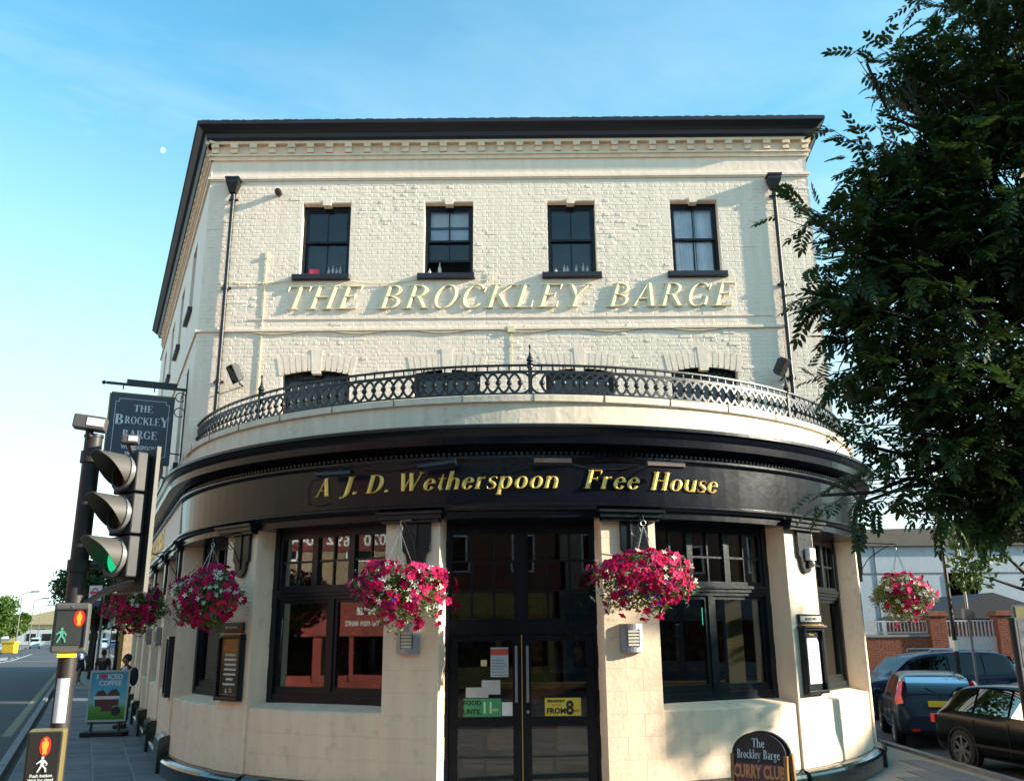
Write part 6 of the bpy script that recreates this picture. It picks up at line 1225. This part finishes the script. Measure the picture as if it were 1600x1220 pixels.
# bus stop flag
t = thing('bus_stop_sign', 'white bus stop flag with red ring and bar behind the traffic light pole', 'bus stop', T(-16.2, 35.5, GZ)); obj('pole', MB().tube([(-16.0, 35.5, GZ), (-16.0, 35.5, 3.9)], .05, 8), mgrey, t); Mz = T(-16.35, 35.45, 3.42) @ RZ(-.35)
obj('flag', MB().box(-.30, .32, 0, .03, -.05, .52, Mz), mat('flag_white', (.66, .66, .68), .5), t); rg = []
for i in range(25): a_ = 2*PI*i/24; rg.append([(r_*math.cos(a_), -.006, .26+r_*math.sin(a_)) for r_ in (.12, .18)])
obj('red_ring', MB().grid(rg, Mz), mat('sign_red', (.55, .03, .04), .5), t); obj('red_bar', MB().box(-.24, .24, -.012, -.008, .22, .30, Mz), mat('sign_red', (0, 0, 0)), t); obj('blue_panel', MB().box(-.30, .32, 0, .03, -.25, -.06, Mz), mat('flag_blue', (.03, .05, .16), .5), t)
# neighbours further along the left street
def block_bld(name, label, s0, s1, dep, h, m, winm, cols, rows_, shop=None, axis='L', z0=-.15):
    M = ML @ T(0, 0, 0) if axis == 'L' else axis
    t = thing(name, label, 'building', M @ T(s0, 0, z0)); obj('wall', MB().box(s0, s1, 0, dep, z0, h, M), m, t); obj('parapet', MB().box(s0-.05, s1+.05, -.12, dep+.1, h, h+.35, M), kerbm, t)
    w_ = (s1-s0)/cols
    for i in range(cols):
        for j in range(rows_):
            xc = s0+(i+.5)*w_; zc = 4.6+j*2.9
            f = obj('window', MB().box(xc-.55, xc+.55, -.04, .0, zc, zc+1.6, M), white, t); obj('pane', MB().box(xc-.48, xc+.48, -.06, -.042, zc+.07, zc+.77, M).box(xc-.48, xc+.48, -.06, -.042, zc+.83, zc+1.53, M), carglass, f)
    if shop:
        obj('shop_front', MB().box(s0+.2, s1-.2, -.12, 0, z0, 3.5, M), shop, t)
        n = max(1, int((s1-s0)/2.4)); ww = (s1-s0-.6)/n
        for i in range(n): obj('shop_window', MB().box(s0+.3+i*ww+.12, s0+.3+(i+1)*ww-.12, -.14, -.122, .6, 2.5, M), carglass, t)
    return t
bs = mat('london_stock_brick', (.34, .25, .16), .85, var=.3, vscale=8, bump=.4, bscale=40)
block_bld('terraced_building', 'brick terrace with yellow shopfront beyond the pub on the left street', -33, -20.5, 9, 8.2, bs, None, 4, 1, mat('shopfront_yellow', (.45, .27, .06), .5))
block_bld('terraced_building', 'taller brick terrace further along the left street beyond the people', -58, -34, 9, 9.4, brickr, None, 7, 2, mat('shopfront_dark', (.05, .07, .09), .5))
# a street row whose front looks along its local -y
def row(label, M, x0, x1, h, m, cols, shop, cat='building'):
    t = thing('terraced_building', label, cat, M @ T(x0, 0, GZ)); obj('wall', MB().box(x0, x1, .02, 8, GZ, h, M), m, t); obj('parapet', MB().box(x0, x1, -.1, .5, h, h+.3, M), kerbm, t); w_ = (x1-x0)/cols
    for i in range(cols):
        for j in range(max(1, int((h-4)/2.9))):
            xc = x0+(i+.5)*w_; zc = 4.5+j*2.9; f = obj('window', MB().box(xc-.5, xc+.5, -.02, .02, zc, zc+1.55, M), white, t); obj('pane', MB().box(xc-.43, xc+.43, -.03, -.021, zc+.07, zc+1.48, M), carglass, f)
    obj('shop_front', MB().box(x0+.15, x1-.15, -.10, .02, GZ, 3.6, M), shop, t); n = max(1, int((x1-x0)/2.2)); ww = (x1-x0-.6)/n
    for i in range(n): obj('shop_window', MB().box(x0+.3+i*ww+.12, x0+.3+(i+1)*ww-.12, -.12, -.102, .7, 2.5, M), carglass, t)
    obj('fascia', MB().box(x0+.1, x1-.1, -.2, -.1, 2.7, 3.5, M), shop, t); return t
# across the left street: its front faces back towards the pub
oL = lp(-30, 14.3); Mo = T(oL[0], oL[1], 0) @ RZ(R(-65)+PI)      # local -y faces the pub side
redshop = mat('red_shopfront', (.27, .04, .025), .5, var=.25); st2 = bs
t = row('red fronted restaurant across the left street, seen in the left window', Mo, 20.5, 31, 8.6, st2, 4, redshop); 
obj('red_panel', MB().box(22.6, 26.35, -.24, -.201, 1.95, 3.45, Mo), redshop, t)
text('lettering', 'ana', .50, wink, t, Mo @ T(24.15, -.245, 2.66), shear=.3, bold=.012); text('lettering', 'Tel 020 8692', .22, wink, t, Mo @ T(24.3, -.245, 2.30), bold=.005)
text('lettering', '020 8692 5044', .55, wink, t, Mo @ T(25.2, -.06, 5.05), bold=.01); obj('red_panel', MB().box(22.8, 27.6, -.05, .015, 4.85, 5.65, Mo), mat('dark_red_sign', (.16, .02, .02), .5), t)
for xx in (23.45, 24.65, 25.85): obj('window_post', MB().box(xx-.07, xx+.07, -.16, -.125, .5, 1.95, Mo), white if xx < 24 else redshop, t)
row('brick house with dark shop across the left street behind the camera side', Mo, 0, 20.3, 9.2, brickr, 5, mat('shopfront_dark', (0, 0, 0))); row('pale brick terrace across the left street beyond the red restaurant', Mo, 31.2, 50, 8.8, bs, 6, mat('shopfront_yellow', (0, 0, 0)))
row('yellow brick terrace across the left street in the distance', Mo, 50.2, 72, 9.5, bs, 7, mat('shopfront_dark', (0, 0, 0)))
Mf_ = T(0, -13, 0) @ RZ(PI)                                       # faces +y, towards the pub front
row('long brick terrace across the front road behind the camera', Mf_, -30, -2, 9.5, bs, 9, mat('shopfront_dark', (0, 0, 0))); row('red brick terrace across the front road behind the camera at the left', Mf_, -1.8, 18, 8.6, brickr, 7, mat('shopfront_yellow', (0, 0, 0)))
row('red brick terrace across the side road beyond the right edge', T(30, 0, 0) @ RZ(-PI/2), -24, 14, 8.6, mat('dark_red_brick', (.17, .065, .04), .85, var=.3, vscale=9), 12, mat('shopfront_dark', (0, 0, 0)))
# small things on the window sills
g2 = mat('bottle_glass', (.30, .34, .33), .15, spec=.8)
def bottle(x, z, h, lab, m=g2, r_=.028, grp='bottles on the top floor window sills'):
    o = obj('bottle', MB().lathe([(.0001, 0), (r_, 0), (r_, h*.55), (r_*.4, h*.75), (r_*.4, h), (.0001, h)], 10, T(x, YF+.135, z)), m, smooth=True); tag(o, lab, 'bottle', grp)
for k, (x, h) in enumerate([(-3.48, .16), (-3.40, .2), (-3.33, .15), (-3.26, .18)]): bottle(x, 8.61, h, ['leftmost small bottle on the first top window sill', 'tallest bottle on the first top window sill', 'third small bottle on the first top window sill', 'rightmost small bottle on the first top window sill'][k], m=g2)
tag(obj('red_box', MB().cbox(-3.84, -3.66, YF+.11, YF+.15, 8.61, 8.73, .008), mat('red_box_plastic', (.55, .03, .05), .4)), 'small red box on the sill behind the first top window', 'box')
bottle(-1.36, 8.60, .24, 'clear bottle standing in the open second window', g2, .035); bottle(-1.55, 8.60, .12, 'small jar at the left of the open second window', g2, .03)
for k, (x, h) in enumerate([(.86, .10), (1.02, .18), (1.08, .15), (1.25, .17), (1.38, .2), (1.46, .16)]): bottle(x, 8.61, h, '%s bottle from the left on the third top window sill' % ['first', 'second', 'third', 'fourth', 'fifth', 'sixth'][k], g2)
# chairs behind the door glass
for x, lab in ((-.62, 'red upholstered chair seen through the left door pane'), (.40, 'dark red chair seen through the right door pane')):
    Mc_ = T(x, 14.0, -.1); t = thing('chair', lab, 'chair', Mc_)
    bevel(obj('seat', MB().box(-.22, .22, -.22, .22, .40, .48, Mc_), redch, t), .02); bevel(obj('backrest', MB().box(-.22, .22, .16, .23, .56, .92, Mc_ @ RZ(PI)), redch, t), .02)
    for a_ in (-1, 1):
        for b_ in (-1, 1): obj('leg', MB().box(a_*.18-.018, a_*.18+.018, b_*.18-.018, b_*.18+.018, 0, .40 if b_ > 0 else .9, Mc_), wood, t)
t = thing('pendant_lamp', 'small glowing amber lamp hanging above the entrance doors inside', 'pendant lamp', T(.12, 12.7, 3.2)); obj('lamp_shade', MB().ball((.12, 12.72, 3.22), (.06, .06, .045), None, 12, 8), mat('amber_lamp_lit', (.5, .2, .05), .4, emit=(1, .28, .05), es=.9), t, smooth=True); obj('cord', MB().tube([(.12, 12.72, 3.26), (.12, 12.72, 3.6)], .006, 5), dgrey, t)
t = thing('neon_strip_lamp', 'green lit strip inside the right hand window', 'neon light', T(2.9, 14.2, 2.2)); obj('tube', MB().tube([(2.95, 14.2, 2.10), (2.95, 14.2, 2.36)], .03, 8), mat('green_strip_lit', (.1, .5, .3), .4, emit=(.1, 1, .55), es=1.3), t); obj('bracket', MB().box(2.93, 2.97, 14.2, 14.24, 2.36, 3.6), dgrey, t)
t = thing('bar_table', 'small pale topped table inside the right hand window', 'table', T(1.9, 13.9, -.1)); obj('table_top', MB().box(1.55, 2.4, 13.6, 14.2, 1.02, 1.06), mat('table_pale', (.22, .22, .22), .4), t); obj('leg', MB().box(1.93, 2.0, 13.87, 13.93, -.1, 1.02), dgrey, t)
# the day moon
mm_ = bpy.data.materials.new('moon_glow'); mm_.use_nodes = True; _t = mm_.node_tree; _t.nodes.clear(); _o = N(_t, 'ShaderNodeOutputMaterial'); _e = N(_t, 'ShaderNodeEmission'); _e.inputs[0].default_value = (.60, .72, .76, 1); _e.inputs[1].default_value = .6; _n = N(_t, 'ShaderNodeTexNoise'); _n.inputs['Scale'].default_value = .06; _g = N(_t, 'ShaderNodeNewGeometry'); _r = N(_t, 'ShaderNodeValToRGB'); _r.color_ramp.elements[0].color = (.36, .58, .68, 1); _r.color_ramp.elements[1].color = (.62, .78, .82, 1)
_t.links.new(_g.outputs['Position'], _n.inputs['Vector']); _t.links.new(_n.outputs[0], _r.inputs[0]); _t.links.new(_r.outputs[0], _e.inputs[0]); _t.links.new(_e.outputs[0], _o.inputs[0])
mpos = Vector((0, 0, 2))+Vector((-.3533, .8050, .4765))*6000
o = obj('moon', MB().lathe([(max(.001, 20*math.sin(PI*q/12)), -20*math.cos(PI*q/12)) for q in range(13)], 14, T(*mpos) @ RY(.35) , a0=R(-98), a1=R(25)), mm_, smooth=True); tag(o, 'small pale half moon in the blue sky left of the roof', 'moon')
